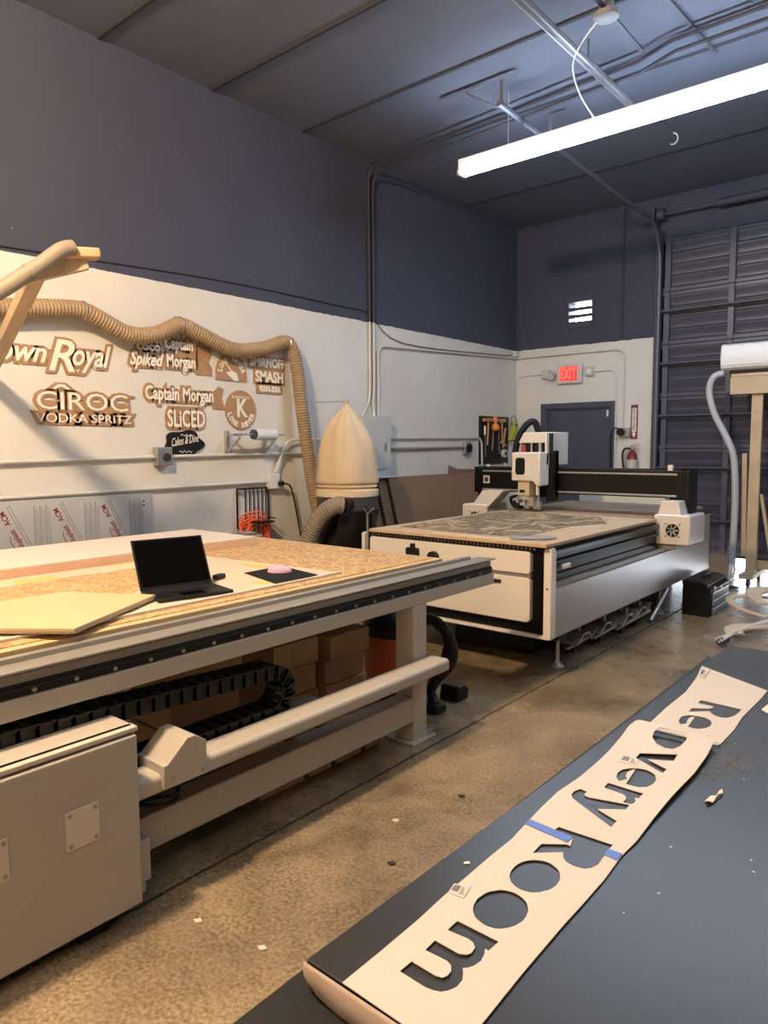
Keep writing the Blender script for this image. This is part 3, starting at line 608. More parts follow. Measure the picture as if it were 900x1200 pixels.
conduit('thin conduit from the corner to the lamp box left of the exit sign', [(XL+.02, YB-.02, 1.6), (XL+.02, YB-.02, 2.38)]+bend((XL+.03, YB-.02, 2.42), (XL+.03, YB-.02, 2.54), (-4.9, YB-.02, 2.55), .1)+[(-4.83, YB-.02, 2.55)], .008)
conduit('thin conduit curving from the right lamp box down beside the slate door', [(-4.08, YB-.02, 2.54)]+bend((-3.9, YB-.02, 2.54), (-3.76, YB-.02, 2.54), (-3.76, YB-.02, 2.2), .12)+[(-3.755, YB-.02, .1)], .01)
conduit('straight slate conduit running down the back wall from the ceiling to the paint line', [(-3.70, YB-.02, 4.6), (-3.71, YB-.02, 2.93)], .012, M_condd)
t = thing('wall_outlet', 'grey outlet box with a black plug right of the slate door', 'outlet', (-3.62, YB, 1.67))
part('box', MB().box(-3.68, -3.56, YB-.07, YB, 1.655, 1.775), M_steel, t, .004); part('plug', MB().cyl((-3.66, YB-.07, 1.72), (-3.66, YB-.12, 1.72), .05, 14), M_black, t)
part('cord', MB().tube(smooth_path([(-3.66, YB-.12, 1.75), (-3.74, YB-.10, 1.77), (-3.80, YB-.08, 1.68), (-3.80, YB-.07, 1.4), (-3.79, YB-.07, .8), (-3.78, YB-.07, .02)], 6), .009, 8), M_black, t)
t = thing('extinguisher_sign', 'narrow white and red upright sign with a down arrow', 'sign', (-3.52, YB, 1.63))
part('plate', MB().box(-3.565, -3.475, YB-.004, YB, 1.625, 2.07), mat('sign_red', (.16, .01, .015), .5), t)
part('panel', MB().box(-3.548, -3.492, YB-.006, YB-.003, 1.72, 2.03), mat('sign_white', (.75, .73, .7), .5), t)
part('arrow', MB().prism([(-3.535, 1.72), (-3.505, 1.72), (-3.505, 1.695), (-3.493, 1.695), (-3.52, 1.64), (-3.547, 1.695), (-3.535, 1.695)], YB-.007, YB-.003, 'y'), mat('sign_white2', (.75, .73, .7), .5), t)
lt = MB()
for i, ch in enumerate('EXTINGUISHER'): lt = merge(lt, text_mb(ch, ((0, YB-.0065, 0), (1, 0, 0), (0, 0, 1), (0, -1, 0)), (-3.533 if ch != 'I' else -3.523, -3.507 if ch != 'I' else -3.517, 2.0-.0235*i, 2.018-.0235*i), .001, 0, .001))
part('lettering', merge(lt, text_mb('FIRE', ((0, YB-.0055, 0), (1, 0, 0), (0, 0, 1), (0, -1, 0)), (-3.555, -3.485, 2.036, 2.060), .001, 0, .001)), mat('sign_red_ink', (.16, .01, .015), .5), t)
t = thing('fire_extinguisher', 'red fire extinguisher with a pale label hanging under its sign', 'fire extinguisher', (-3.49, YB-.1, 1.05))
ec = (-3.50, YB-.10, 0)
part('cylinder', MB().lathe(ec, [(.05, 1.04), (.066, 1.05), (.068, 1.09), (.068, 1.38), (.05, 1.44), (.022, 1.47), (.022, 1.49)], 22), mat('extinguisher_red', (.20, .02, .02), .3), t)
part('label_band', MB().lathe(ec, [(.0685, 1.24), (.0695, 1.241), (.0695, 1.36), (.0685, 1.361)], 22), mat('ext_label', (.55, .50, .48), .4), t)
part('valve', merge(MB().cyl((ec[0], ec[1], 1.47), (ec[0], ec[1], 1.53), .02, 10), MB().bar((ec[0]-.04, ec[1], 1.53), (ec[0]+.09, ec[1], 1.56), .02, .012), MB().bar((ec[0]-.03, ec[1], 1.50), (ec[0]+.08, ec[1], 1.50), .02, .010)), M_steel, t)
part('hose', MB().tube(smooth_path([(ec[0]-.02, ec[1], 1.50), (ec[0]-.09, ec[1]-.02, 1.50), (ec[0]-.12, ec[1]-.02, 1.42), (ec[0]-.10, ec[1]-.03, 1.25), (ec[0]-.085, ec[1]-.04, 1.12)], 6), .013, 8), M_black, t)
part('bracket', MB().box(ec[0]-.03, ec[0]+.03, YB-.04, YB, 1.2, 1.45), M_steel, t)
# ---------------------------------------------------------------- rail and box on ceiling
t = thing('opener_rail', 'bright steel channel running under the ceiling towards the garage door', 'rail', (-2.47, 4.6, 4.44))
part('channel', merge(MB().box(-2.50, -2.495, 2.2, 6.25, 4.42, 4.46), MB().box(-2.45, -2.445, 2.2, 6.25, 4.42, 4.46), MB().box(-2.50, -2.445, 2.2, 6.25, 4.455, 4.46)), mat('bright_channel', (.42, .42, .45), .35, .5), t)
part('end_bracket', MB().bar((-2.47, 6.25, 4.44), (-2.45, 6.6, 4.5), .04, .03), M_trackp, t)
for yy in (3.2, 5.4): part('drop_rod', MB().cyl((-2.47, yy, 4.46), (-2.47, yy, ZC), .006, 6), M_trackp, t)
part('hook', MB().tube([(-2.42, 7.2+.0, 4.5)]+[(-2.42+.04*math.cos(a), 7.2, 4.44+.05*math.sin(a)) for a in [PI/2-i*.35 for i in range(12)]], .006, 6), mat('hook_white', (.5, .5, .52), .4), t); part('hook_plate', MB().bar((-2.45, 6.6, 4.5), (-2.42, 7.2, 4.5), .03, .01), M_trackp, t)
t = thing('ceiling_box', 'round grey box on the ceiling above the bright steel channel', 'junction box', (-2.14, 4.95, 4.5))
part('cover', MB().lathe((-2.14, 4.95, 0), [(.075, 4.45), (.085, 4.455), (.085, 4.48), (.05, 4.50), (.05, ZC)], 20), mat('grey_plastic', (.24, .24, .26), .5), t)
part('strap', MB().box(-2.155, -2.125, 4.3, 5.6, 4.50, 4.515), M_dark, t)
single('pendant_cord', MB().tube(smooth_path([(-2.2, 4.95, 4.46), (-2.33, 4.97, 4.36), (-2.50, 5.2, 4.35), (-2.56, 5.45, 4.27), (-2.54, 5.68, 4.16)], 6), .005, 6), M_white, 'thin white cord curving from the ceiling box to the cool batten', 'cord', (-2.2, 4.95, 4.46))
single('ceiling_strap', MB().bar((-1.86, 4.96, 4.6), (-1.78, 6.2, 4.6), .03, .01), M_trackp, 'thin slate strap crossing under the ceiling near the twin conduit bend', 'strap', (-1.86, 5, 4.6))

# ---------------------------------------------------------------- things by the garage door
M_card = mat('cardboard', (.42, .28, .17), .8, var=(3, (.47, .32, .20), .3, .7))
t = thing('cardboard_box', 'low brown carton standing against the gap under the garage door', 'box', (-2.35, 8.95, 0))
part('body', MB().box(-2.62, -2.20, 8.86, 9.12, 0, .235), M_card, t, .003); part('side_print', MB().box(-2.2, -2.197, 8.90, 9.1, .02, .21), mat('orange_print', (.75, .35, .15), .6), t)
M_ac = mat('ac_white', (.74, .75, .76), .35)
t = thing('air_conditioner', 'white wall type air conditioner resting on a pine stand before the garage door', 'air conditioner', (-1.9, 8.75, 2.32))
part('case', MB().prism([(8.62, 2.40), (8.60, 2.52), (8.62, 2.64), (8.66, 2.66), (8.84, 2.66), (8.84, 2.335), (8.72, 2.335)], -2.31, -1.40, 'x'), M_ac, t, .012)
part('front_panel', MB().prism([(8.607, 2.42), (8.590, 2.52), (8.607, 2.62), (8.63, 2.62), (8.63, 2.42)], -2.295, -1.415, 'x'), M_ac, t, .004)
part('air_flap', MB().prism([(8.63, 2.395), (8.715, 2.338), (8.722, 2.345), (8.64, 2.405)], -2.20, -1.5, 'x'), mat('ac_flap', (.45, .46, .48), .4), t, .002)
part('louver_slot', MB().box(-2.22, -1.48, 8.66, 8.71, 2.338, 2.368), M_blk, t)
t = thing('pine_stand', 'tall pine stand on casters carrying the air conditioner', 'stand', (-1.85, 8.75, 0))
part('top_rail', MB().box(-2.20, -1.35, 8.62, 8.66, 2.10, 2.29), M_pine, t, .003); part('top_board', MB().box(-2.20, -1.35, 8.66, 8.90, 2.295, 2.33), M_pine, t, .003)
part('post', MB().box(-1.985, -1.875, 8.665, 8.72, .12, 2.295), M_pine, t, .003)
part('post', MB().box(-1.50, -1.40, 8.665, 8.72, .12, 2.295), M_pine, t, .003)
part('brace', MB().bar((-2.01, 8.70, .3), (-2.04, 8.70, 1.45), .05, .04, (0, 1, 0)), M_pine, t, .003)
part('foot', MB().box(-1.99, -1.85, 8.42, 9.0, .085, .135), M_pine, t, .003)
part('base_rail', MB().box(-1.9, -1.3, 8.72, 8.76, .16, .26), M_pine, t, .003)
part('diagonal', MB().bar((-1.86, 8.72, 1.0), (-1.72, 8.72, .2), .03, .06, (0, 1, 0)), M_pine, t, .003)
for p in ((-1.90, 8.46), (-1.90, 8.95), (-1.4, 8.46), (-1.4, 8.95)): part('caster', merge(MB().cyl((p[0]-.015, p[1], .04), (p[0]+.015, p[1], .04), .04, 16), MB().box(p[0]-.02, p[0]+.02, p[1]-.015, p[1]+.015, .06, .09)), M_black, t)
part('hub_cap', MB().cyl((-1.88, 8.46, .04), (-1.872, 8.46, .04), .018, 12), M_steel, t)
M_lh = mat('light_grey_hose', (.42, .44, .47), .45)
hp = smooth_path([(-2.27, 8.60, 2.34), (-2.36, 8.57, 2.30), (-2.40, 8.56, 2.15), (-2.34, 8.56, 1.90), (-2.20, 8.56, 1.62), (-2.12, 8.56, 1.40), (-2.09, 8.56, 1.0), (-2.09, 8.56, .55), (-2.10, 8.56, .36)], 8)
t = thing('drain_hose', 'light grey lagged hose drooping from the air conditioner to the floor', 'hose', hp[0])
part('lagging', MB().tube(hp, .036, 12), M_lh, t)
for k, e in enumerate(((-2.05, 8.30, .02), (-2.10, 8.22, .02), (-2.25, 8.2, .015))): part('pipe_tail', MB().tube(smooth_path([(-2.10, 8.56, .40), (-2.11+.02*k, 8.53, .24), (-2.10+.02*k, 8.45, .10), e], 5), .010, 6), M_lh, t)
part('joint_wrap', MB().cyl((-2.10, 8.56, .22), (-2.10, 8.56, .42), .042, 12), mat('wrap', (.35, .37, .40), .5), t)
for q, lb in (((-1.95, 7.2), 'black cable on the bright floor between the tool chest and the pine stand, nearer one'), ((-2.3, 8.1), 'black cable on the bright floor between the carton and the pine stand, farther one')):
    single('cable', MB().tube(smooth_path([(q[0], q[1], .012), (-2.05+.1*(q[1] > 8), (q[1]+8.4)/2, .012), (-2.14, 8.33, .012)], 6), .010, 6), M_black, lb, 'cable', (q[0], q[1], .01))
# exterior ground strip beyond the gap
gm = struct('trim_40', MB().box(-8, 8, YB+.25, YB+5.9, 0.0, .01), mat('driveway', (.5, .5, .5), .8))
# ---------------------------------------------------------------- tool chest
M_chest = mat('chest_black', (.003, .0035, .007), .33, spec=.35)
t = thing('tool_chest', 'black three drawer tool chest on the floor beside the white router', 'tool chest', (-1.93, 6.95, 0))
part('body', MB().prism([(-2.05, 0.0), (-1.815, 0.0), (-1.805, .25), (-1.84, .285), (-1.90, .305), (-2.05, .305)], 6.70, 7.30, 'y'), M_chest, t, .004)
part('lid', MB().prism([(-2.055, .285), (-1.83, .262), (-1.84, .295), (-1.90, .318), (-2.055, .318)], 6.695, 7.305, 'y'), M_chest, t, .004)
for z in (.045, .12, .19):
    d = part('drawer', MB().box(-1.82, -1.80, 6.73, 7.27, z-.03, z+.038), M_chest, t, .003); part('drawer_trim', MB().box(-1.803, -1.793, 6.74, 7.26, z+.020, z+.032), M_steel, d)
part('latch', MB().box(-1.81, -1.797, 6.80, 6.83, .22, .27), M_steel, t, .002)
part('lid_handle', MB().tube([(-1.93, 6.9, .315), (-1.93, 6.9, .345), (-1.93, 7.1, .345), (-1.93, 7.1, .315)], .008, 8), M_chest, t)
part('lock', MB().cyl((-1.80, 7.0, .24), (-1.79, 7.0, .24), .012, 10), M_steel, t)
# ---------------------------------------------------------------- plywood offcuts
def ring(name, label, c, r1, r2, a0, a1, z, m, th=.012, tilt=None):
    pts = [(c[0]+r1*math.cos(a), c[1]+r1*math.sin(a)) for a in [a0+(a1-a0)*i/20 for i in range(21)]]+[(c[0]+r2*math.cos(a), c[1]+r2*math.sin(a)) for a in [a1-(a1-a0)*i/20 for i in range(21)]]
    mb = MB().prism(pts, z, z+th, 'z')
    if tilt: mb.v = [(v[0], v[1], v[2]+(v[0]-c[0])*tilt[0]+(v[1]-c[1])*tilt[1]+tilt[2]) for v in mb.v]
    return single(name, mb, m, label, 'offcut', (c[0], c[1], z), 'plywood offcuts on the floor')
M_off = mat('pale_ply', (.66, .52, .38), .6)
ring('plywood_offcut', 'curved pale plywood offcut, outer arc, on the floor at the right edge', (-1.36, 7.15), .42, .36, PI*.55, PI*1.5, .002, M_off, .012, (-.12, .0, .06))
ring('plywood_offcut', 'broad curved plywood offcut leaning inside the outer arc at the right edge', (-1.20, 7.2), .42, .30, PI*.65, PI*1.3, .05, M_off, .012, (-.2, .05, .06))
ring('plywood_offcut', 'flat wide curved plywood offcut nearest the black table', (-1.22, 6.25), .34, .20, PI*.3, PI*1.2, .002, M_off, .012, (-.05, 0, .02))
sm = MB(); rs = random.Random(9)
for i in range(6): sm.tube(smooth_path([(-1.50+.05*rs.random(), 5.72+.05*rs.random(), .045+.005*i), (-1.42+.02*i, 6.1, .085+.008*i), (-1.25+.02*i, 6.6+.03*i, .10), (-1.0, 6.9+.04*i, .08)], 5), .006, 5)
t = thing('strip_bundle', 'bundle of thin white strips taped in dark blue at its end on the floor', 'bundle', (-1.47, 5.75, .0))
part('strip', sm, mat('white_strip', (.68, .66, .62), .5), t, stuff=True); part('tape_band', MB().cyl((-1.475, 5.76, .045), (-1.455, 5.86, .047), .032, 12), mat('dark_blue_tape', (.04, .05, .10), .4), t)

# ================================================================ grey router table (foreground)
M_beige = mat('beige_enamel', (.40, .36, .31), .45, var=(1.5, (.44, .40, .35), .3, .7), bump=(30, .05))
M_plate = mat('pale_plate', (.62, .56, .47), .5)
M_alu = mat('dull_aluminium', (.36, .34, .31), .42, .5)
M_rail = mat('dark_rail', (.022, .021, .019), .4, .3, spec=.35)
M_osb = mat('carved_board', (.55, .36, .17), .8)
def osb_nodes(m, dark, light, sc, lo=.42, hi=.58):
    nt = m.node_tree; b = nt.nodes['Principled BSDF']; N = nt.nodes.new; Lk = nt.links.new
    g = N('ShaderNodeNewGeometry'); n = N('ShaderNodeTexNoise'); n.inputs['Scale'].default_value = sc; n.inputs['Detail'].default_value = 5; n.inputs['Distortion'].default_value = 2.2
    n.inputs['Roughness'].default_value = .65; Lk(g.outputs['Position'], n.inputs['Vector'])
    r = N('ShaderNodeValToRGB'); r.color_ramp.elements[0].position = lo; r.color_ramp.elements[1].position = hi
    r.color_ramp.elements[0].color = (*dark, 1); r.color_ramp.elements[1].color = (*light, 1); Lk(n.outputs['Fac'], r.inputs[0]); Lk(r.outputs[0], b.inputs['Base Color'])
    bp = N('ShaderNodeBump'); bp.inputs['Strength'].default_value = .5; bp.inputs['Distance'].default_value = .006; Lk(n.outputs['Fac'], bp.inputs['Height']); Lk(bp.outputs[0], b.inputs['Normal'])
osb_nodes(M_osb, (.32, .19, .08), (.60, .42, .22), 22)
M_bed = mat('bed_board', (.52, .38, .21), .6, var=(3, (.58, .43, .25), .3, .7, (6, 1, 1)))
X0, Xf = -2.21, -4.50
Yn, Ye = -1.6, 3.66
t = m1 = thing('router_table', 'long grey steel router table with a wooden bed in the foreground', 'machine', (-3.3, 1.2, 0))
part('top_beam', MB().box(X0-.10, X0, Yn, Ye, .727, .792), M_beige, t, .004)
part('top_beam', MB().box(Xf, Xf+.10, Yn, Ye, .727, .792), M_beige, t, .004)
part('cross_beam', MB().box(Xf, X0-.1, Ye-.75, Ye-.65, .727, .79), M_beige, t, .004)
part('cross_beam', MB().box(Xf, X0-.1, 1.0, 1.1, .727, .79), M_beige, t, .004)
for xs, s in ((X0, -1), (Xf, 1)):
    part('guide_rail', merge(MB().box(min(xs+s*.012, xs+s*.08), max(xs+s*.012, xs+s*.08), Yn, Ye-.005, .792, .832), MB().box(min(xs+s*.004, xs+s*.02), max(xs+s*.004, xs+s*.02), Yn, Ye-.01, .815, .824)), M_rail, t, .002)
    part('rail_profile', merge(MB().box(min(xs+s*.02, xs+s*.20), max(xs+s*.02, xs+s*.20), Yn, Ye-.005, .832, .862), MB().box(min(xs-s*.006, xs+s*.11), max(xs-s*.006, xs+s*.11), Yn, Ye+.01, .872, .880), MB().box(min(xs+s*.085, xs+s*.115), max(xs+s*.085, xs+s*.115), Yn, Ye-.12, .862, .898), MB().box(min(xs+s*.03, xs+s*.1), max(xs+s*.03, xs+s*.1), Yn, Ye-.02, .86, .874)), M_alu, t, .002)
for i in range(24):
    y = .55+i*.135
    part('rail_bolt', MB().cyl((X0-.012, y, .806), (X0-.004, y, .806), .0075, 10), M_alu, t)
part('end_lug', MB().box(X0-.06, X0-.03, Ye-.01, Ye+.035, .80, .818), M_black, t, .004)
part('end_lug', MB().box(X0-.10, X0-.07, Ye-.01, Ye+.09, .745, .765), M_black, t, .006)
for xs in (X0-.12, Xf):
    for y in (2.87, .6): part('leg', MB().box(xs, xs+.12, y, y+.115, .0, .727), M_beige, t, .006)
part('foot_plate', MB().box(X0-.16, X0+.03, 2.83, 3.03, .0, .012), M_beige, t, .002)
part('bolt', MB().cyl((X0+.012, 3.0, .012), (X0+.012, 3.0, .04), .012, 6), M_alu, t)
part('lower_beam', MB().box(X0-.10, X0, .4, 2.868, .115, .248), M_beige, t, .005)
part('shelf_rail', MB().box(X0+.002, X0+.130, .2, 3.02, .378, .445), M_beige, t, .02, seg=4)
part('chain_tray', MB().box(X0-.14, X0+.0, .2, 2.25, .395, .402), M_alu, t, .001)
part('far_shelf_rail', MB().box(Xf, Xf+.10, .2, 3.1, .378, .445), M_beige, t, .01)
# cable chain, link by link
cr = .088; zc_, yb_ = .498, 1.915; zl = .41
pth = []
y = .15
while y < yb_: pth.append((y, zl+.0, 0.0)); y += .058
n = 6; top_pts = []
for i in range(1, n): a = -PI/2+PI*i/n; pth.append((yb_+cr*math.cos(a)*1.1, zl+cr+cr*math.sin(a), a+PI/2))
y = yb_
while y > .15:
    k = (yb_-y)/(yb_-.85); pth.append((y, zl+2*cr+.055*min(1, k), PI)); y -= .058
CXa, CXb = X0-.125, X0-.005
M_chain = mat('chain_plastic', (.010, .0095, .009), .42, spec=.35)
def link_mesh():
    mb = MB(); L = .062; H = .030
    for x0 in (-.060, .052):
        pts = [(L/2-.012+.026*math.cos(a), H*math.sin(a)) for a in [-PI/2+PI*k/8 for k in range(9)]]+[(-L/2-.004, H), (-L/2-.004, -H)]
        mb.prism(pts, x0, x0+.008, 'x')
        mb.box(x0-.002 if x0 < 0 else x0+.008, x0 if x0 < 0 else x0+.0105, -L*.30, -L*.22, -H*.5, H*.5)
        mb.box(x0-.002 if x0 < 0 else x0+.008, x0 if x0 < 0 else x0+.0105, -L*.30, L*.05, -H*.5, -H*.36)
    mb.box(-.052, .052, -L*.28, L*.12, H-.010, H-.002); mb.box(-.052, .052, -L*.28, L*.12, -H+.002, -H+.008)
    return mb
lm = mesh_of('chain_link', link_mesh(), M_chain)
ch = bpy.data.objects.new('cable_chain', mesh_of('cable_chain', MB().box(CXa+.03, CXb-.03, .2, 1.3, .392+.012, .416), M_black, ROOT[m1])); link(ch, m1)
for (yy, zz, a) in pth:
    o = bpy.data.objects.new('chain_link', lm); link(o, ch); o.location = Vector(((CXa+CXb)/2, yy, zz+.028))-ROOT[m1]; o.rotation_euler = (a, 0, 0)
# cover box on the rail
part('cable_cover', MB().prism([(1.30, .395), (1.475, .395), (1.475, .515), (1.43, .548), (1.395, .548), (1.315, .478), (1.30, .478)], X0-.02, X0+.145, 'x'), M_beige, t, .003)
for y, z in ((1.335, .425), (1.455, .415)): part('screw', MB().cyl((X0+.145, y, z), (X0+.15, y, z), .006, 8), M_alu, t)
# control cabinet
cab = part('control_cabinet', MB().box(X0-.05, -2.075, .20, 1.205, .045, .652), M_beige, t, .006)
part('door', MB().box(-2.075, -2.05, .215, 1.198, .055, .628), M_beige, cab, .006, seg=3)
part('rain_edge', MB().box(-2.10, -2.058, .20, 1.207, .636, .652), mat('pale_beige', (.55, .49, .41), .45), cab, .003)
for yc in (1.005, .735):
    p_ = part('blank_plate', MB().box(-2.05, -2.046, yc-.053, yc+.053, .337, .462), M_plate, t, .002)
    for a in (-.040, .040):
        for b in (-.048, .048): part('rivet', MB().cyl((-2.046, yc+a, .40+b), (-2.042, yc+a, .40+b), .0065, 10), M_alu, p_)
part('cabinet_foot', MB().box(-2.19, -2.09, 1.0, 1.1, 0, .045), M_black, t); part('cabinet_foot', MB().box(-2.19, -2.09, .25, .35, 0, .045), M_black, t)
part('side_box', MB().box(-2.20, -2.10, 1.206, 1.262, .085, .235), M_plate if False else M_beige, t, .006)
part('side_connector', MB().box(-2.17, -2.105, 1.206, 1.245, .045, .083), M_beige, t, .006)
for i in range(5): part('coiled_cable', MB().tube([(X0-.02+.075*math.cos(a), 1.37+.08*math.sin(a), .375-.020*i+.008*math.sin(2*a+i)) for a in [2*PI*k/20 for k in range(21)]], .008, 6), M_black if i % 2 else M_rail, t)
# bed and side rails
part('bed', MB().box(-4.42, -2.36, -1.2, 3.34, .872, .905), M_bed, t, .002)
part('carved_spoil_board', MB().box(-4.40, -2.40, -1.1, 3.30, .905, .9085), M_osb, t)
part('under_frame', MB().box(-4.4, -2.4, -1.2, 3.3, .80, .870), M_rail, t)
# ---------------------------------------------------------------- things on the bed
M_foam = mat('white_board_face', (.62, .57, .52), .6); M_foame = mat('pink_core', (.60, .38, .26), .7, var=(8, (.66, .46, .32), .3, .7))
t = thing('foam_board', 'thick white faced board with a tan edge behind the laptop', 'board', (-4.0, 1.5, .909))
part('core', MB().box(-4.38, -3.66, -.5, 3.05, .909, .955), M_foame, t, .001); part('face', MB().box(-4.38, -3.66, -.5, 3.05, .955, .962), M_foam, t, .001)
M_lam = mat('pale_laminate', (.57, .48, .36), .45, var=(2, (.62, .53, .41), .3, .7))
lam = [(-2.47, -.3), (-2.47, 2.57), (-2.86, 2.56), (-3.55, 2.50), (-3.60, 2.3), (-3.12, 1.9), (-2.75, 1.55), (-2.56, 1.30), (-2.50, .9), (-2.50, -.3)]
t = thing('laminate_sheet', 'thin pale laminate sheet under the laptop on the grey router bed', 'sheet', (-2.8, 1.8, .9085))
part('sheet', MB().prism([(-2.465, -.3), (-2.465, 2.60), (-3.62, 2.50), (-3.62, 1.0), (-3.3, .6), (-3.3, -.3)], .9085, .9165, 'z'), M_lam, t, .001)
rp = random.Random(12)
def jag(pts, n=7, a=.03):
    out = []
    for p0, p1 in zip(pts, pts[1:]+pts[:1]):
        for k in range(n):
            s_ = k/n; out.append((p0[0]+(p1[0]-p0[0])*s_+rp.uniform(-a, a), p0[1]+(p1[1]-p0[1])*s_+rp.uniform(-a, a)))
    return out
part('carved_patch', MB().prism(jag([(-2.62, 1.2), (-2.64, 1.50), (-2.95, 1.78), (-3.30, 2.10), (-3.42, 2.0), (-3.40, 1.0), (-3.0, .7)]), .9165, .9175, 'z'), M_osb, t, label='rough carved area')
part('edge_lip', MB().box(-2.478, -2.462, -.3, 2.60, .9085, .920), M_foam, t, .001, label='pale edge strip')
M_yel = mat('yellow_paint', (.60, .48, .16), .6)
for pl, lb in (([(-3.46, 1.42), (-3.42, 1.60), (-3.50, 1.66), (-3.56, 1.46)], 'yellow paint smear on the bed left of the laptop, nearer the camera'), ([(-3.58, 1.93), (-3.56, 2.25), (-3.60, 2.27), (-3.615, 1.95)], 'yellow paint smear beside the white faced board behind the laptop'), ([(-2.90, 2.42), (-2.86, 2.50), (-2.98, 2.49), (-3.08, 2.49), (-3.06, 2.44)], 'yellow paint smear behind the mouse pad'), ([(-2.54, 2.13), (-2.50, 2.22), (-2.60, 2.24), (-2.62, 2.15)], 'yellow paint smear in front of the left corner of the mouse pad')):
    single('paint_smear', MB().prism(pl, .9165, .9175, 'z'), M_yel, lb, 'paint mark', (pl[0][0], pl[0][1], .9165))
ply = MB()
# birch sheet resting tilted at the near left
M_birch = mat('birch_face', (.56, .41, .23), .5, var=(2, (.61, .46, .27), .3, .7, (1, 5, 1))); M_birche = mat('birch_edge', (.52, .40, .27), .6)
t = thing('plywood_sheet', 'honey birch plywood sheet lying askew at the left of the grey router bed', 'sheet', (-2.6, 1.3, .92))
bp_ = [(-2.296, 1.132), (-2.607, 1.632), (-3.35, 1.05), (-3.0, .45), (-2.497, .96-.32)]
bp_ = [(-2.31, 1.135), (-2.605, 1.630), (-2.99, 1.43), (-3.02, .80), (-2.78, .80)]
mb = MB().prism(bp_, 0, .006, 'z')
def tl(mb, dz): mb.v = [(v[0], v[1], v[2]+.927+dz+(-2.46-v[0])*(-.012)) for v in mb.v]; return mb
part('face_veneer', tl(MB().prism(bp_, 0, .004, 'z'), .014), M_birch, t); part('core', tl(MB().prism(bp_, 0, .014, 'z'), 0), M_birche, t, label='layered tan edge')
inn = [(p[0]*1.0, p[1]) for p in bp_]
part('ply_line', tl(MB().prism([(p[0]+.0012*(1 if p[0] > -2.7 else -1), p[1]-.001) for p in bp_], 0, .002, 'z'), .006), mat('ply_glue', (.30, .22, .14), .6), t)
# laptop
HL, HR = Vector((-2.767, 1.661, .9175)), Vector((-2.696, 1.979, .9175))
W = (HR-HL).normalized(); Nf = Vector((W.y, -W.x, 0)); Z = Vector((0, 0, 1))
t = thing('laptop', 'black laptop open with a dark screen on the grey router bed', 'laptop', (HL+HR)/2)
M_lap = mat('laptop_black', (.007, .007, .0075), .42, spec=.35); M_scr = mat('dark_screen', (.002, .002, .0022), .12, spec=.3)
cb = (HL+HR)/2+Nf*.115+Z*.008
part('base', MB().obox(cb, W*.165, Nf*.113, Z*.0075), M_lap, t, .004)
tr = math.radians(28); up = (Z*math.cos(tr)-Nf*math.sin(tr)); nn = (Nf*math.cos(tr)+Z*math.sin(tr))
cs = (HL+HR)/2+Z*.014+up*.118
part('lid', MB().obox(cs, W*.165, up*.118, nn*.0035), M_lap, t, .002)
part('screen', MB().obox(cs+nn*.004+up*.003, W*.156, up*.107, nn*.0006), M_scr, t)
part('hinge', MB().cyl(HL+W*.03+Z*.014, HR-W*.03+Z*.014, .006, 10), M_lap, t)
for r in range(5):
    for k in range(13):
        if r == 4 and 3 <= k <= 8: continue
        c = cb+Z*.0085+Nf*(-.090+r*.019)+W*(-.139+k*.0232)
        part('key', MB().obox(c, W*.0098, Nf*.0080, Z*.001), mat('key_black', (.012, .012, .013), .55, spec=.3) if r == 0 and k == 0 else bpy.data.materials['key_black'], t)
part('space_bar', MB().obox(cb+Z*.0085+Nf*(-.014)+W*-.012, W*.066, Nf*.008, Z*.001), bpy.data.materials['key_black'], t)
part('touchpad', MB().obox(cb+Z*.0078+Nf*.058, W*.052, Nf*.032, Z*.0004), M_scr, t)
t = thing('mouse_pad', 'black square mouse pad under the lilac mouse', 'mouse pad', (-2.66, 2.36, .9175))
part('pad', MB().prism([(-2.825, 2.275), (-2.475, 2.18), (-2.495, 2.465), (-2.835, 2.53)], .9175, .921, 'z'), mat('pad_black', (.010, .0095, .010), .8, spec=.2), t, .001)
mz = .921; mc = Vector((-2.70, 2.40, mz))
t = thing('computer_mouse', 'lilac computer mouse on the black pad', 'mouse', mc)
M_lil = mat('lilac_plastic', (.56, .38, .58), .4)
vs = []; fs = []; NU, NV = 20, 7
for j in range(NV+1):
    e = PI/2*j/NV
    for i in range(NU):
        a = 2*PI*i/NU; lx, ly = .038*math.cos(e)**.6*math.cos(a), .062*math.cos(e)**.6*math.sin(a)
        vs.append((mc.x+lx*.64+ly*.77, mc.y+ly*.64-lx*.77, mz+.036*math.sin(e)*(1-.15*ly/.055)))
for j in range(NV):
    for i in range(NU): a, b = j*NU+i, j*NU+(i+1) % NU; fs.append((a, b, b+NU, a+NU))
fs.append(tuple(range(NU))[::-1])
part('shell', MB().add(vs, fs), M_lil, t); part('wheel', MB().cyl((mc.x+.022, mc.y+.022, mz+.024), (mc.x+.027, mc.y+.016, mz+.024), .008, 12), M_black, t)
t = thing('usb_receiver', 'small black lump of a cable plug behind the laptop keyboard edge', 'plug', (-2.72, 2.07, .9175))
part('body', MB().obox((-2.80, 2.10, .93), (.018, .006, 0), (-.01, .03, 0), (0, 0, .011)), M_black, t, .006)
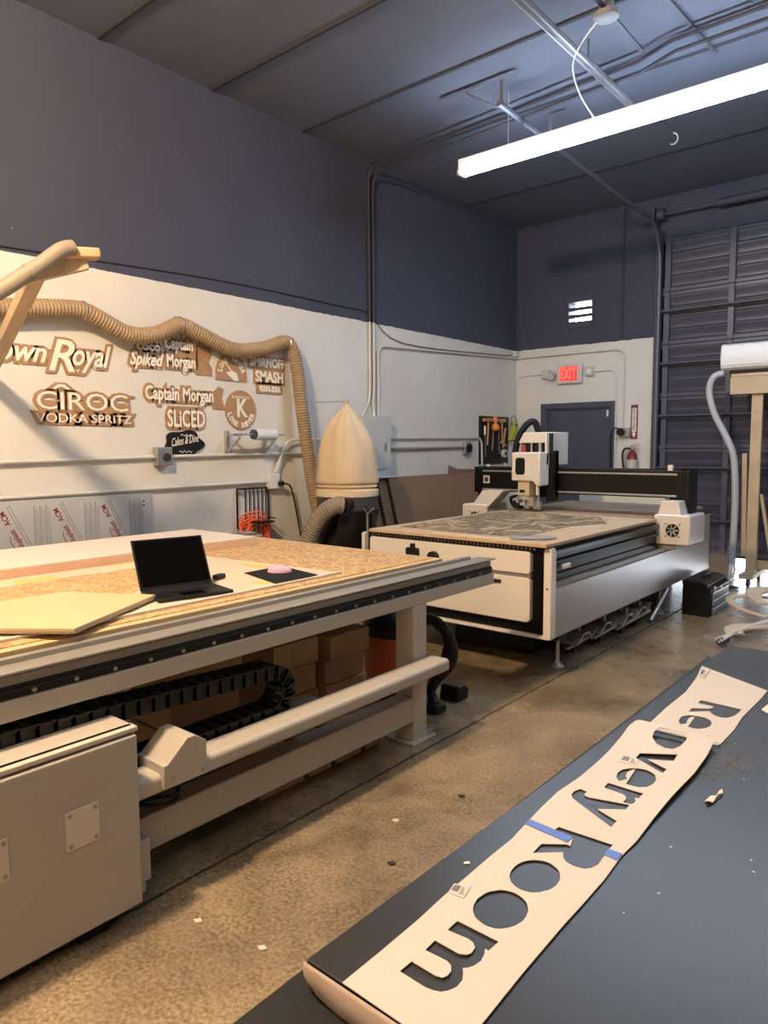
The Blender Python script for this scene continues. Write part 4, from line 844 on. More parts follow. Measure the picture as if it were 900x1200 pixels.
# ---------------------------------------------------------------- boxes beneath the table
M_box = mat('carton_brown', (.36, .225, .12), .8, var=(3, (.41, .26, .145), .3, .7)); M_tp = mat('carton_tape', (.33, .21, .115), .35)
def carton(x0, x1, y0, y1, z0, z1, lb, group):
    t = thing('cardboard_carton', lb, 'box', ((x0+x1)/2, (y0+y1)/2, z0), group)
    g = .004
    part('body', MB().box(x0, x1, y0+g, y1-g, z0+.001, z1-.003), M_box, t, .003)
    part('tape', MB().box(x0-.001, x1+.0015, (y0+y1)/2-.025, (y0+y1)/2+.025, z0+.05*(z1-z0), z1-.0015), M_tp, t)
    part('flap_line', MB().box(x0+.01, x1-.01, y0+.01, y1-.01, z1-.003, z1-.001), M_box, t)
    return t
rb = random.Random(4)
rows = ['bottom', 'second', 'third', 'fourth', 'top']
for (xs, y0, y1, n_, hh, nm) in ((-2.95, 2.66, 2.98, 4, .135, 'right hand stack near the red vacuum'), (-2.95, 2.28, 2.60, 4, .14, 'middle stack under the grey router table')):
    for k in range(n_):
        dx = rb.uniform(-.02, .02); dy = rb.uniform(-.012, .012)
        carton(xs+dx, xs+.32+dx, y0+dy, y1+dy, hh*k, hh*(k+1), 'brown carton, %s of the %s' % (rows[k if k < n_-1 else 4], nm), 'cartons under the grey router table')
for (y0, y1, n_, hh, nm) in ((1.72, 2.10, 4, .145, 'left hand stack behind the cable chain'),):
    for k in range(n_):
        dx = rb.uniform(-.02, .02); dy = rb.uniform(-.02, .02)
        carton(-3.0+dx, -2.66+dx, y0+dy, y1+dy, hh*k, hh*(k+1), 'brown carton, %s of the %s' % (rows[k if k < n_-1 else 4], nm), 'cartons under the grey router table')
for i, (y0, y1, h, lb) in enumerate(((1.945, 2.22, .16, 'low brown carton on the floor right beside the grey bin'), (2.25, 2.40, .17, 'narrow brown carton on the floor, second from the grey bin'), (2.43, 2.62, .18, 'brown carton on the floor, third from the grey bin'), (2.65, 2.76, .19, 'thin brown carton on the floor nearest the table leg'))):
    carton(-2.58, -2.35, y0, y1, 0, h, lb, 'cartons under the grey router table')
# grey blue bin
M_bin = mat('bin_grey', (.13, .16, .18), .45)
t = thing('plastic_bin', 'grey blue plastic bin on the floor under the grey router table', 'bin', (-2.55, 1.72, 0))
bn = MB().prism([(1.55, .0), (1.90, .0), (1.92, .11), (1.53, .11)], -2.75, -2.38, 'x')
part('tub', bn, M_bin, t, .008); part('rim', MB().box(-2.76, -2.37, 1.52, 1.93, .105, .125), M_bin, t, .005)
part('label_slot', MB().box(-2.383, -2.379, 1.73, 1.80, .06, .085), M_black, t)
for y in (1.60, 1.66, 1.85): part('rib', MB().box(-2.38, -2.372, y-.008, y+.008, .01, .105), M_bin, t, .002)
# shop vacuum
t = thing('shop_vacuum', 'red wet and dry vacuum with a black head behind the grey table leg', 'vacuum', (-2.72, 3.35, 0))
M_vr = mat('vac_red', (.50, .10, .035), .4)
vc = (-2.74, 3.36, 0)
part('drum', MB().lathe(vc, [(.15, .07), (.175, .08), (.185, .2), (.19, .40), (.185, .42)], 28), M_vr, t)
part('head', MB().lathe(vc, [(.195, .41), (.20, .43), (.19, .48), (.14, .53), (.10, .56), (.05, .57)], 28), M_black, t)
part('handle', MB().tube([(vc[0], vc[1]-.08, .55), (vc[0], vc[1]-.08, .60), (vc[0], vc[1]+.08, .60), (vc[0], vc[1]+.08, .55)], .012, 8), M_black, t)
part('skirt', MB().lathe(vc, [(.19, .035), (.20, .04), (.19, .09), (.17, .095)], 24), M_black, t)
for a in range(4): part('caster', MB().cyl((vc[0]+.19*math.cos(a*PI/2+.7)-.012, vc[1]+.19*math.sin(a*PI/2+.7), .028), (vc[0]+.19*math.cos(a*PI/2+.7)+.012, vc[1]+.19*math.sin(a*PI/2+.7), .028), .028, 12), M_black, t)
hp = [(-2.60, 3.30, .50), (-2.48, 3.34, .54), (-2.40, 3.38, .50), (-2.345, 3.42, .38), (-2.36, 3.42, .26), (-2.44, 3.38, .15), (-2.46, 3.36, .09)]
part('hose', ribbed(hp, .030, .016, .005, 12), M_black, t); part('hose', ribbed([(-2.60, 3.40, .48), (-2.50, 3.44, .50), (-2.42, 3.48, .40), (-2.43, 3.46, .25), (-2.50, 3.44, .12)], .030, .016, .005, 12), M_black, t)
part('floor_nozzle', merge(MB().cyl((-2.46, 3.36, .10), (-2.40, 3.32, .03), .028, 12), MB().box(-2.48, -2.34, 3.26, 3.36, .0, .05)), M_black, t, .01)
t = thing('power_tool', 'black plug body lying on the floor by the vacuum hose', 'tool', (-2.43, 3.56, 0))
part('body', MB().prism([(3.50, .0), (3.62, .0), (3.63, .06), (3.58, .10), (3.52, .09)], -2.50, -2.36, 'x'), M_black, t, .012)

# ================================================================ white router (behind)
M_w = mat('white_enamel', (.70, .66, .63), .32); M_side = mat('side_panel_grey', (.44, .42, .42), .30, .35, bump=(3, .04))
M_gloss = mat('gloss_black', (.004, .004, .0045), .3, spec=.3)
x0, x1, y0, y1 = -3.74, -2.10, 4.20, 7.70
t = m2 = thing('white_router', 'large white and black gantry router table in the middle of the hall', 'machine', (-2.95, 5.9, 0))
part('chassis', MB().box(x0+.02, x1-.03, y0+.06, y1-.03, .30, .80), M_rail, t)
part('side_panel', MB().box(x1-.03, x1, y0+.05, y1, .285, .615), M_side, t, .006)
part('side_panel', MB().box(x0, x0+.03, y0+.05, y1, .285, .84), M_side, t, .006)
part('side_panel', MB().box(x1-.03, x1, 6.70, y1, .615, .845), M_side, t, .004)
part('rear_panel', MB().box(x0, x1, y1-.03, y1, .285, .84), M_side, t, .004)
part('rail_recess', MB().box(x1-.06, x1-.035, y0+.06, 6.75, .61, .88), M_gloss, t)
part('guide_rail', merge(MB().box(x1-.04, x1-.010, y0+.05, 6.8, .775, .795), MB().box(x1-.045, x1-.03, y0+.05, 6.8, .70, .715)), M_rail, t, .002)
part('rail_cover', MB().box(x1-.06, x1-.004, y0+.02, 7.6, .83, .868), mat('rail_cover', (.022, .021, .022), .28, .2), t, .006)
part('rail_strip', MB().box(x1-.035, x1-.006, y0+.05, 6.8, .618, .655), mat('taupe_strip', (.20, .17, .14), .4), t, .003)
part('rail_stop', MB().box(x1-.01, x1+.012, y0+.14, y0+.25, .735, .765), M_white, t, .005)
# front face
f0 = y0
part('front_backing', MB().box(x0+.03, x1-.01, f0+.03, f0+.07, .285, .87), M_gloss, t, .01)
def rrect(xa, xb, za, zb, r, n=5):
    pts = []
    for (cx_, cz_, a) in ((xb-r, zb-r, 0), (xa+r, zb-r, PI/2), (xa+r, za+r, PI), (xb-r, za+r, 1.5*PI)):
        pts += [(cx_+r*math.cos(a+PI/2*i/n), cz_+r*math.sin(a+PI/2*i/n)) for i in range(n+1)]
    return pts
part('front_panel', MB().prism(rrect(-3.655, -2.255, .70, .853, .025), f0-.012, f0+.04, 'y'), M_w, t, .006)
part('front_door', MB().prism(rrect(-3.655, -2.255, .375, .675, .028), f0-.012, f0+.04, 'y'), M_w, t, .006)
part('front_groove', MB().box(-3.64, -2.256, f0-.002, f0+.04, .672, .704), mat('groove_grey', (.20, .18, .17), .4), t)
part('trim_frame', merge(MB().prism([(x1+.0, .285), (x1+.0, .86), (x1-.012, .885), (x1-.05, .885), (x1-.055, .86), (x1-.055, .31), (x1-.07, .298), (x0+.03, .298), (x0+.03, .278), (x1-.02, .278)], f0-.014, f0+.06, 'y')), M_w, t, .006)
part('trim_frame', MB().prism([(x0-.0, .285), (x0+.03, .285), (x0+.03, .885), (x0+.0, .87)], f0-.014, f0+.06, 'y'), M_w, t, .006)
part('door_handle', MB().box(-2.56, -2.47, f0-.03, f0-.012, .625, .645), M_black, t, .005)
part('screw', MB().cyl((x1-.028, f0-.016, .62), (x1-.028, f0-.012, .62), .007, 8), M_black, t)
es = part('stop_button', MB().cyl((-3.03, f0-.012, .745), (-3.03, f0-.05, .745), .045, 20), M_black, t, .004); part('button_ring', MB().cyl((-3.03, f0-.05, .745), (-3.03, f0-.056, .745), .03, 16), M_rail, es)
pn = part('handheld_pendant', MB().prism(rrect(-3.275, -3.165, .655, .80, .015), f0-.045, f0-.012, 'y'), M_black, t, .004, label='black pendant with a pale green screen')
part('pendant_screen', MB().box(-3.26, -3.18, f0-.048, f0-.044, .675, .745), emis('pendant_screen', (.55, .85, .75), .5), pn)
part('pendant_knob', MB().cyl((-3.225, f0-.02, .80), (-3.225, f0-.02, .83), .02, 12), M_black, pn)
# legs with levelling feet
for (xx, yy) in ((x1-.12, y0+.34), (x1-.12, 6.6), (x1-.12, 7.4), (x0+.15, y0+.34), (x0+.15, 7.4)):
    lg = part('levelling_foot', merge(MB().cyl((xx, yy, .02), (xx, yy, .30), .012, 10), MB().lathe((xx, yy, 0), [(.045, 0), (.045, .012), (.02, .03), (.014, .05)], 16)), M_galv, t)
part('frame_beam', merge(MB().box(x0+.1, x1-.09, y0+.28, y0+.40, .20, .285), MB().box(x0+.1, x1-.09, 7.3, 7.4, .2, .285)), M_rail, t, .004)
part('front_gear_rack', MB().box(-3.66, -2.16, f0-.004, f0+.05, .855, .888), M_gloss, t)
rs = random.Random(2)
for i in range(46):
    xx = -3.62+i*.031; part('t_bolt', MB().box(xx-.007, xx+.007, f0-.014, f0-.004, .864, .882), M_alu, t, .001)
# beds
part('vacuum_bed', MB().box(-3.70, -2.15, f0+.02, 7.68, .868, .893), mat('bed_grey', (.10, .095, .09), .4), t, .002)
M_ply2 = mat('spoilboard', (.46, .33, .21), .7, var=(3, (.54, .40, .26), .3, .7, (5, 1, 1)))
M_grime = mat('carved_grime', (.2, .17, .12), .85)
osb_nodes(M_grime, (.060, .046, .028), (.33, .25, .155), 7.5, .36, .64)
sb = thing('spoil_board', 'worn plywood board clamped on the near part of the white router bed', 'board', (-2.9, 5.2, .893))
part('board', MB().prism([(-3.62, 4.14), (-2.115, 4.14), (-2.11, 6.15), (-3.62, 6.15)], .8942, .918, 'z'), M_ply2, sb, .003)
part('carved_area', MB().prism([(-3.50, 4.38), (-2.75, 4.32), (-2.42, 4.36), (-2.45, 5.2), (-2.30, 5.55), (-2.55, 6.0), (-3.2, 6.1), (-3.58, 6.05)], .918, .9195, 'z'), M_grime, sb, label='grey brown carved scrap area')
part('front_strip', MB().box(-3.05, -2.38, 4.145, 4.20, .918, .926), M_lam, sb, .001)
rg = random.Random(11)
sc = MB()
for i in range(46):
    cx_, cy_ = rg.uniform(-3.5, -2.45), rg.uniform(4.4, 6.0); a = rg.uniform(0, PI); L = rg.uniform(.03, .14); w_ = rg.uniform(.008, .03)
    sc.obox((cx_, cy_, .9215), (L*math.cos(a), L*math.sin(a), 0), (-w_*math.sin(a), w_*math.cos(a), 0), (0, 0, .002))
part('carved_scraps', sc, mat('scrap_tan', (.42, .33, .22), .8), sb, stuff=True)
single('steel_scrap', MB().prism([(-2.42, 4.22), (-2.22, 4.30), (-2.18, 4.42), (-2.30, 4.50), (-2.38, 4.38), (-2.5, 4.34)], .9245, .931, 'z'), M_galv, 'bright grey scrap piece on the near right corner of the spoil board', 'scrap', (-2.32, 4.35, .92))
M_mdf2 = mat('mdf_brown', (.30, .21, .145), .7, var=(2, (.34, .245, .17), .3, .7))
single('mdf_sheet', MB().prism([(-3.62, 6.19), (-2.17, 6.19), (-2.17, 7.66), (-3.62, 7.66)], .8942, .920, 'z'), M_mdf2, 'brown sheet lying across the far end of the white router bed', 'sheet', (-2.9, 7.0, .894), bev=.002)
single('pale_box', MB().box(-3.6, -2.62, 7.85, 8.2, .0, 1.03), mat('ivory_panel', (.62, .58, .50), .5), 'ivory cabinet standing behind the white router under the gantry', 'cabinet', (-3.1, 8.0, 0), bev=.01)
# gantry
gy = 6.36
g = part('gantry_beam', MB().box(-4.06, -1.93, gy, gy+.20, 1.085, 1.325), M_gloss, t, .006)
for z in (1.105, 1.292): part('linear_rail', MB().box(-3.98, -2.02, gy-.018, gy, z-.008, z+.008), M_alu, g, .002)
for i in range(40): part('rail_hole', MB().cyl((-3.95+i*.049, gy-.0195, 1.292), (-3.95+i*.049, gy-.018, 1.292), .004, 6), M_black, g)
part('beam_end_cap', MB().box(-1.93, -1.915, gy-.02, gy+.22, 1.07, 1.335), M_black, g, .004)
part('beam_end_cap', MB().box(-4.075, -4.06, gy-.02, gy+.22, 1.07, 1.335), M_black, g, .004)
part('beam_top', MB().box(-4.0, -1.99, gy+.02, gy+.18, 1.325, 1.335), M_black, g)
part('end_switch', MB().box(-2.10, -2.06, gy-.01, gy+.03, 1.325, 1.375), M_w, g, .003)
part('logo_plate', MB().box(-3.975, -3.90, gy-.004, gy, 1.165, 1.245), M_w, g, .002)
part('logo_mark', merge(MB().obox((-3.9375, gy-.005, 1.205), (.02, 0, .02), (0, .0008, 0), (-.004, 0, .004)), MB().obox((-3.9375, gy-.005, 1.205), (-.02, 0, .02), (0, .0008, 0), (.004, 0, .004)), *[MB().box(-3.9375+a-.007, -3.9375+a+.007, gy-.0058, gy-.004, 1.205+b-.007, 1.205+b+.007) for a, b in ((-.02, 0), (.02, 0), (0, .02), (0, -.02))]), M_black, g)
for s, xa, xb in ((1, -2.155, -1.855), (-1, -4.13, -3.84)):
    xo = xb if s > 0 else xa
    ft = part('gantry_foot', MB().prism(rrect(xa, xb, .70, .955, .02), 6.20, 6.62, 'y'), M_w, t, .010)
    if s > 0: part('riser', MB().prism([(-2.145, .90), (-2.10, 1.07), (-1.96, 1.07), (-1.93, .94)], 6.22, 6.40, 'y'), M_w, ft, .006)
    else: part('riser', MB().prism([(-4.06, .90), (-3.90, 1.10), (-3.66, 1.10), (-3.86, .90)], 6.22, 6.40, 'y'), M_w, ft, .006)
    part('riser_web', MB().box(xa+.06, xb-.05, 6.40, 6.56, .90, 1.09), M_gloss, ft, .006)
    fx = (xa+xb)/2+.01
    part('fan', MB().cyl((fx, 6.198, .825), (fx, 6.190, .825), .055, 24), M_black, ft)
    for k in range(7):
        a = k*2*PI/7; part('fan_blade', MB().obox((fx+.03*math.cos(a), 6.1885, .825+.03*math.sin(a)), (.02*math.cos(a), 0, .02*math.sin(a)), (-.006*math.sin(a), .001, .006*math.cos(a)), (0, .0012, 0)), M_galv, ft)
    for a in (PI/4, 3*PI/4, 5*PI/4, 7*PI/4): part('fan_screw', MB().cyl((fx+.08*math.cos(a), 6.199, .825+.075*math.sin(a)), (fx+.08*math.cos(a), 6.194, .825+.075*math.sin(a)), .006, 8), M_rail, ft)
    if s > 0:
        part('bearing_block', MB().box(-2.145, -1.98, 6.24, 6.5, .655, .70), mat('grey_block', (.30, .28, .28), .4), ft, .004); part('side_plate', MB().box(-2.02, -1.86, 6.62, 6.9, .93, .95), M_black, ft, .004)
# spindle carriage
car = part('carriage_plate', MB().box(-3.20, -3.13, gy-.12, gy+.0, 1.02, 1.50), M_gloss, t, .004)
part('carriage_back', MB().box(-3.50, -3.13, gy-.06, gy-.005, 1.05, 1.50), M_gloss, t, .004)
sy = 6.05
zb = part('spindle_cover', MB().prism([(-3.47, 1.215), (-3.245, 1.215), (-3.205, 1.17), (-3.17, 1.17), (-3.17, 1.487), (-3.47, 1.487)], sy, sy+.19, 'y'), M_w, t, .012)
part('cover_window', MB().prism(rrect(-3.425, -3.325, 1.275, 1.435, .025), sy-.003, sy+.001, 'y'), M_gloss, zb)
part('spindle_body', MB().box(-3.42, -3.30, sy+.04, sy+.16, 1.075, 1.215), mat('spindle_cream', (.62, .54, .44), .35), t, .006)
part('spindle_badge', MB().box(-3.40, -3.345, sy+.037, sy+.041, 1.10, 1.13), M_black, t)
part('side_strip', MB().box(-3.235, -3.21, sy+.05, sy+.08, 1.08, 1.175), M_w, t, .002)
part('tool_clamp', merge(MB().lathe((-3.35, sy+.10, 0), [(.07, 1.03), (.10, 1.035), (.10, 1.06), (.06, 1.075)], 20), MB().box(-3.44, -3.41, sy+.04, sy+.12, 1.0, 1.06), MB().box(-3.30, -3.25, sy+.02, sy+.1, .975, 1.05), MB().cyl((-3.35, sy+.1, .945), (-3.35, sy+.1, 1.04), .022, 12), MB().cyl((-3.26, sy+.06, .96), (-3.21, sy+.06, .96), .015, 8)), mat('clamp_metal', (.50, .46, .40), .3, .6), t, .003)
part('dust_port', merge(MB().cyl((-3.49, sy+.12, .985), (-3.44, sy+.05, .985), .035, 14), MB().tube(smooth_path([(-3.46, sy+.1, 1.06), (-3.54, sy+.12, 1.04), (-3.52, sy+.14, .96), (-3.42, sy+.14, .955)], 5), .016, 8)), M_black, t)
part('air_line', MB().cyl((-3.225, sy+.09, .95), (-3.225, sy+.09, 1.17), .006, 8), M_steel, t)
part('pressure_foot', MB().box(-3.25, -3.20, sy+.07, sy+.12, .94, 1.02), M_steel, t, .004)
ty = 6.28
part('z_axis_cover', MB().prism([(-3.46, 1.47), (-3.13, 1.47), (-3.13, 1.555), (-3.13, 1.665), (-3.40, 1.665), (-3.46, 1.57)], ty-.05, ty-.04, 'y'), M_black, t)
part('z_axis_hood', merge(MB().prism([(-3.475, 1.575), (-3.19, 1.575), (-3.19, 1.675), (-3.42, 1.675)], ty-.09, ty+.03, 'y')), M_w, t, .006)
part('z_axis_shroud', MB().box(-3.19, -3.17, ty-.10, ty+.38, 1.36, 1.675), M_side if False else M_w, t, .008)
part('z_axis_back', MB().box(-3.44, -3.17, ty+.35, ty+.38, 1.36, 1.675), M_w, t, .008); part('z_axis_lid', MB().box(-3.41, -3.17, ty+.0, ty+.38, 1.66, 1.678), M_w, t, .008)
part('z_screw', MB().cyl((-3.34, ty-.075, 1.47), (-3.34, ty-.075, 1.575), .01, 10), M_steel, t); part('red_motor', MB().box(-3.45, -3.405, ty-.085, ty-.052, 1.48, 1.56), mat('dull_red', (.30, .05, .06), .5), t, .003)
part('z_rail', MB().box(-3.26, -3.235, ty-.085, ty-.052, 1.47, 1.575), M_steel, t)
hp = [(-3.605, 6.35, 1.345), (-3.60, 6.35, 1.48), (-3.575, 6.35, 1.59), (-3.53, 6.35, 1.685), (-3.485, 6.36, 1.75), (-3.445, 6.39, 1.785), (-3.425, 6.44, 1.77), (-3.42, 6.48, 1.70), (-3.42, 6.50, 1.66)]
part('cable_hose', ribbed(hp, .032, .014, .003, 12), M_black, t)
# clutter beneath the white router
rc = random.Random(8)
for i, (xx, yy, lb) in enumerate(((-2.30, 4.95, 'grey metal clamp bar heap under the near corner of the white router'), (-2.27, 5.35, 'grey folded metal clip, second from the front foot of the white router'), (-2.24, 5.72, 'grey folded metal clip, third from the front foot of the white router'), (-2.25, 6.05, 'grey folded metal clip, fourth from the front foot of the white router'))):
    tt = thing('metal_clamp', lb, 'clamp', (xx, yy, 0), 'metal clamps under the white router')
    w_ = .18 if i else .24
    part('plate', MB().prism([(yy-.16, .10), (yy-.05, .16), (yy+.03, .155), (yy+.08, .10), (yy+.17, .17), (yy+.175, .18), (yy+.08, .115), (yy+.035, .17), (yy-.055, .175), (yy-.165, .11)], xx-w_/2, xx+w_/2, 'x'), M_galv, tt, .002)
    part('support', MB().box(xx-.03, xx+.03, yy-.04, yy+.03, 0, .155), M_rail, tt, .003)
    part('bolt', merge(MB().cyl((xx+.05, yy, .16), (xx+.05, yy, .215), .010, 8), MB().cyl((xx-.04, yy+.12, .13), (xx-.04, yy+.12, .185), .010, 8)), M_galv, tt)
    part('arm', MB().bar((xx+.02, yy-.15, .06), (xx+.09, yy+.12, .12), .035, .02), M_galv, tt, .003)
single('steel_pole', MB().tube([(-2.155, 6.19, .02), (-2.10, 6.46, .272)], .018, 10), M_galv, 'grey steel pole leaning under the side of the white router', 'pole', (-2.155, 6.19, 0))
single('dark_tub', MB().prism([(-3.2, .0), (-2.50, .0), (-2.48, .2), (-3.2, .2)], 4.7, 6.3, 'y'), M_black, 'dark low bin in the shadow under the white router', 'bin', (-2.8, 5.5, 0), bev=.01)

STENCIL = {
 'sheet_near': [(-0.562,0.587),(-0.561,0.659),(-0.561,0.737),(-0.564,0.802),(-0.564,0.863),(-0.565,0.933),(-0.564,0.997),(-0.568,1.039),(-0.575,1.118),(-0.579,1.193),(-0.573,1.279),(-0.574,1.361),(-0.576,1.424),(-0.581,1.505),(-0.586,1.564),(-0.582,1.595),(-0.575,1.602),(-0.506,1.603),(-0.459,1.604),(-0.412,1.601),(-0.409,1.573),(-0.404,1.512),(-0.401,1.416),(-0.404,1.298),(-0.404,1.209),(-0.402,1.123),(-0.405,1.063),(-0.401,0.987),(-0.401,0.924),(-0.402,0.853),(-0.401,0.738),(-0.398,0.641),(-0.398,0.6),(-0.415,0.583)],
 'm': [(-0.518,0.77),(-0.453,0.77),(-0.454,0.747),(-0.46,0.747),(-0.455,0.738),(-0.452,0.725),(-0.454,0.713),(-0.458,0.705),(-0.463,0.7),(-0.458,0.694),(-0.452,0.683),(-0.451,0.67),(-0.455,0.659),(-0.461,0.651),(-0.47,0.647),(-0.48,0.645),(-0.52,0.646),(-0.519,0.669),(-0.481,0.668),(-0.473,0.671),(-0.47,0.678),(-0.471,0.687),(-0.477,0.695),(-0.486,0.698),(-0.518,0.696),(-0.519,0.719),(-0.48,0.718),(-0.472,0.723),(-0.469,0.73),(-0.471,0.741),(-0.478,0.747),(-0.487,0.749),(-0.518,0.746)],
 'o1': [(-0.455,0.853),(-0.452,0.845),(-0.45,0.837),(-0.449,0.828),(-0.45,0.82),(-0.452,0.812),(-0.455,0.805),(-0.459,0.799),(-0.464,0.793),(-0.47,0.789),(-0.477,0.787),(-0.483,0.786),(-0.49,0.787),(-0.497,0.789),(-0.504,0.792),(-0.51,0.798),(-0.515,0.804),(-0.519,0.812),(-0.521,0.82),(-0.523,0.828),(-0.522,0.837),(-0.521,0.846),(-0.518,0.854),(-0.513,0.861),(-0.508,0.867),(-0.501,0.871),(-0.494,0.873),(-0.487,0.874),(-0.479,0.873),(-0.472,0.87),(-0.465,0.866),(-0.46,0.86)],
 'o2': [(-0.456,0.953),(-0.452,0.945),(-0.451,0.937),(-0.45,0.929),(-0.451,0.92),(-0.453,0.912),(-0.457,0.905),(-0.461,0.898),(-0.466,0.893),(-0.472,0.889),(-0.478,0.887),(-0.485,0.886),(-0.492,0.887),(-0.498,0.889),(-0.505,0.893),(-0.51,0.898),(-0.515,0.905),(-0.518,0.912),(-0.52,0.92),(-0.521,0.929),(-0.521,0.938),(-0.519,0.947),(-0.516,0.955),(-0.511,0.962),(-0.506,0.967),(-0.499,0.971),(-0.492,0.974),(-0.485,0.975),(-0.478,0.973),(-0.471,0.97),(-0.465,0.966),(-0.46,0.96)],
 'R': [(-0.522,1.063),(-0.521,1.081),(-0.428,1.086),(-0.428,1.06),(-0.426,1.045),(-0.424,1.018),(-0.428,1.003),(-0.436,0.993),(-0.451,0.99),(-0.465,0.993),(-0.475,1.002),(-0.481,1.015),(-0.518,0.982),(-0.519,1.015),(-0.486,1.04),(-0.48,1.039),(-0.487,1.063)],
 'y': [(-0.554,1.2),(-0.556,1.214),(-0.551,1.232),(-0.536,1.229),(-0.537,1.219),(-0.533,1.213),(-0.524,1.211),(-0.456,1.231),(-0.455,1.21),(-0.495,1.18),(-0.452,1.162),(-0.452,1.136),(-0.535,1.182),(-0.546,1.188)],
 'r': [(-0.52,1.289),(-0.452,1.288),(-0.452,1.263),(-0.459,1.262),(-0.453,1.252),(-0.452,1.241),(-0.454,1.235),(-0.462,1.233),(-0.47,1.234),(-0.469,1.246),(-0.473,1.256),(-0.481,1.262),(-0.519,1.265)],
 'e': [(-0.498,1.327),(-0.506,1.34),(-0.509,1.356),(-0.506,1.37),(-0.501,1.379),(-0.492,1.305),(-0.479,1.305),(-0.467,1.308),(-0.457,1.317),(-0.451,1.335),(-0.453,1.358),(-0.462,1.378),(-0.474,1.387),(-0.486,1.389),(-0.496,1.386),(-0.502,1.383),(-0.512,1.374),(-0.521,1.361),(-0.523,1.342),(-0.517,1.321),(-0.507,1.308)],
 'v': [(-0.52,1.453),(-0.455,1.491),(-0.452,1.458),(-0.497,1.436),(-0.452,1.415),(-0.452,1.393),(-0.519,1.428)],
 'c': [(-0.525,1.539),(-0.53,1.567),(-0.526,1.59),(-0.51,1.597),(-0.493,1.603),(-0.476,1.604),(-0.466,1.593),(-0.46,1.562),(-0.462,1.531),(-0.471,1.508),(-0.487,1.505),(-0.507,1.514)],
 'sheet_far': [(-0.602,2.17),(-0.582,2.05),(-0.568,1.913),(-0.569,1.758),(-0.566,1.65),(-0.563,1.604),(-0.407,1.604),(-0.404,1.634),(-0.403,1.727),(-0.408,1.813),(-0.403,1.985),(-0.404,2.055)],
 'R2': [(-0.519,1.873),(-0.422,1.868),(-0.422,1.84),(-0.425,1.812),(-0.432,1.789),(-0.443,1.78),(-0.457,1.781),(-0.47,1.791),(-0.479,1.806),(-0.518,1.77),(-0.519,1.8),(-0.485,1.822),(-0.48,1.834),(-0.481,1.845),(-0.518,1.846)],
 'e2': [(-0.498,1.693),(-0.502,1.704),(-0.504,1.722),(-0.503,1.735),(-0.496,1.746),(-0.49,1.673),(-0.478,1.67),(-0.466,1.675),(-0.456,1.688),(-0.451,1.708),(-0.453,1.729),(-0.462,1.747),(-0.478,1.756),(-0.497,1.754),(-0.51,1.748),(-0.52,1.73),(-0.521,1.712),(-0.516,1.69),(-0.507,1.675)],
 'tape1': [(-0.571,1.052),(-0.568,1.07),(-0.488,1.064),(-0.488,1.044)],
 'tape2': [(-0.427,1.048),(-0.429,1.068),(-0.406,1.068),(-0.406,1.045)],
 'lab1': [(-0.563,0.813),(-0.568,0.835),(-0.545,0.846),(-0.538,0.815)],
 'lab2': [(-0.54,1.39),(-0.545,1.425),(-0.509,1.422),(-0.506,1.394)],
 'lab3': [(-0.583,2.072),(-0.592,2.138),(-0.572,2.14),(-0.56,2.047)],
 'slab': [(-0.627,0.592),(-0.614,1.216),(-0.605,1.983),(-0.603,2.461),(-0.491,2.476),(-0.469,0.587),(-0.565,0.59)],
 'flapbot': [(-0.667,0.625),(-0.639,0.606),(-0.622,0.597),(-0.61,0.596),(-0.536,0.592)],
}

# ================================================================ black worktable with stencils
M_top = mat('black_sheet', (.019, .0185, .0195), .36, var=(2.2, (.026, .0255, .0265), .3, .7), bump=(18, .06))
M_topd = mat('table_black', (.006, .006, .007), .5, spec=.35)
t = thing('worktable', 'black topped worktable in the near right foreground', 'table', (.2, 1.4, 0))
part('top', MB().box(-.655, 1.2, -.6, 2.42, .835, .862), M_topd, t, .002)
part('apron', merge(MB().box(-.60, -.57, -.55, 2.37, .74, .835), MB().box(-.6, 1.15, 2.34, 2.37, .74, .835)), M_topd, t, .002)
for p in ((-.60, -.5), (-.60, 2.28), (1.08, -.5), (1.08, 2.28)): part('leg', MB().box(p[0], p[0]+.07, p[1], p[1]+.07, 0, .835), M_topd, t, .004)
SZ = .900
slab = [(-.627, .590), (-.616, 1.216), (-.608, 1.983), (-.603, 2.461), (1.18, 2.50), (1.18, .575), (-.469, .587)]
t = thing('black_sheet', 'large black sheet with a pale folded front flap lying on the worktable', 'sheet', (0, 1.4, .862))
part('sheet', MB().prism(slab, .864, SZ, 'z'), M_top, t, .0015)
# pale flap hanging from the front edge, curving onto the tabletop
M_flap = mat('flap_pink', (.34, .26, .22), .6)
fv = []; ff = []; NX = 16; NZ = 7
for i in range(NX+1):
    xx = -.627+(1.18+.627)*(i/NX)**1.6; sag = max(0, 1-(i/NX)*9)
    for j in range(NZ+1):
        s = j/NZ; zz = SZ-.0-.0375*s
        yy = .5885+(.575-.5885)*(xx+.627)/1.8-.004-.005*math.sin(PI*s)*(1)-.004*s+ .012*s*sag
        fv.append((xx-.004*math.sin(PI*s*.8)*(1 if i == 0 else 0)+(.010*s if i == 0 else 0), yy, zz))
for i in range(NX):
    for j in range(NZ): a = i*(NZ+1)+j; ff.append((a, a+1, a+NZ+2, a+NZ+1))
fo = part('front_flap', MB().add(fv, ff), M_flap, t, label='pale pinkish folded flap')
so = fo.modifiers.new('solid', 'SOLIDIFY'); so.thickness = .0012
def scratches(n, seed):
    r = random.Random(seed); mb = MB()
    for i in range(n):
        x, y = r.uniform(-.40, .5), r.uniform(.75, 2.2); a = r.uniform(0, PI); L = r.uniform(.001, .003)
        mb.obox((x, y, SZ+.0004), (L*math.cos(a), L*math.sin(a), 0), (-.0012*math.sin(a), .0012*math.cos(a), 0), (0, 0, .0004))
    return mb
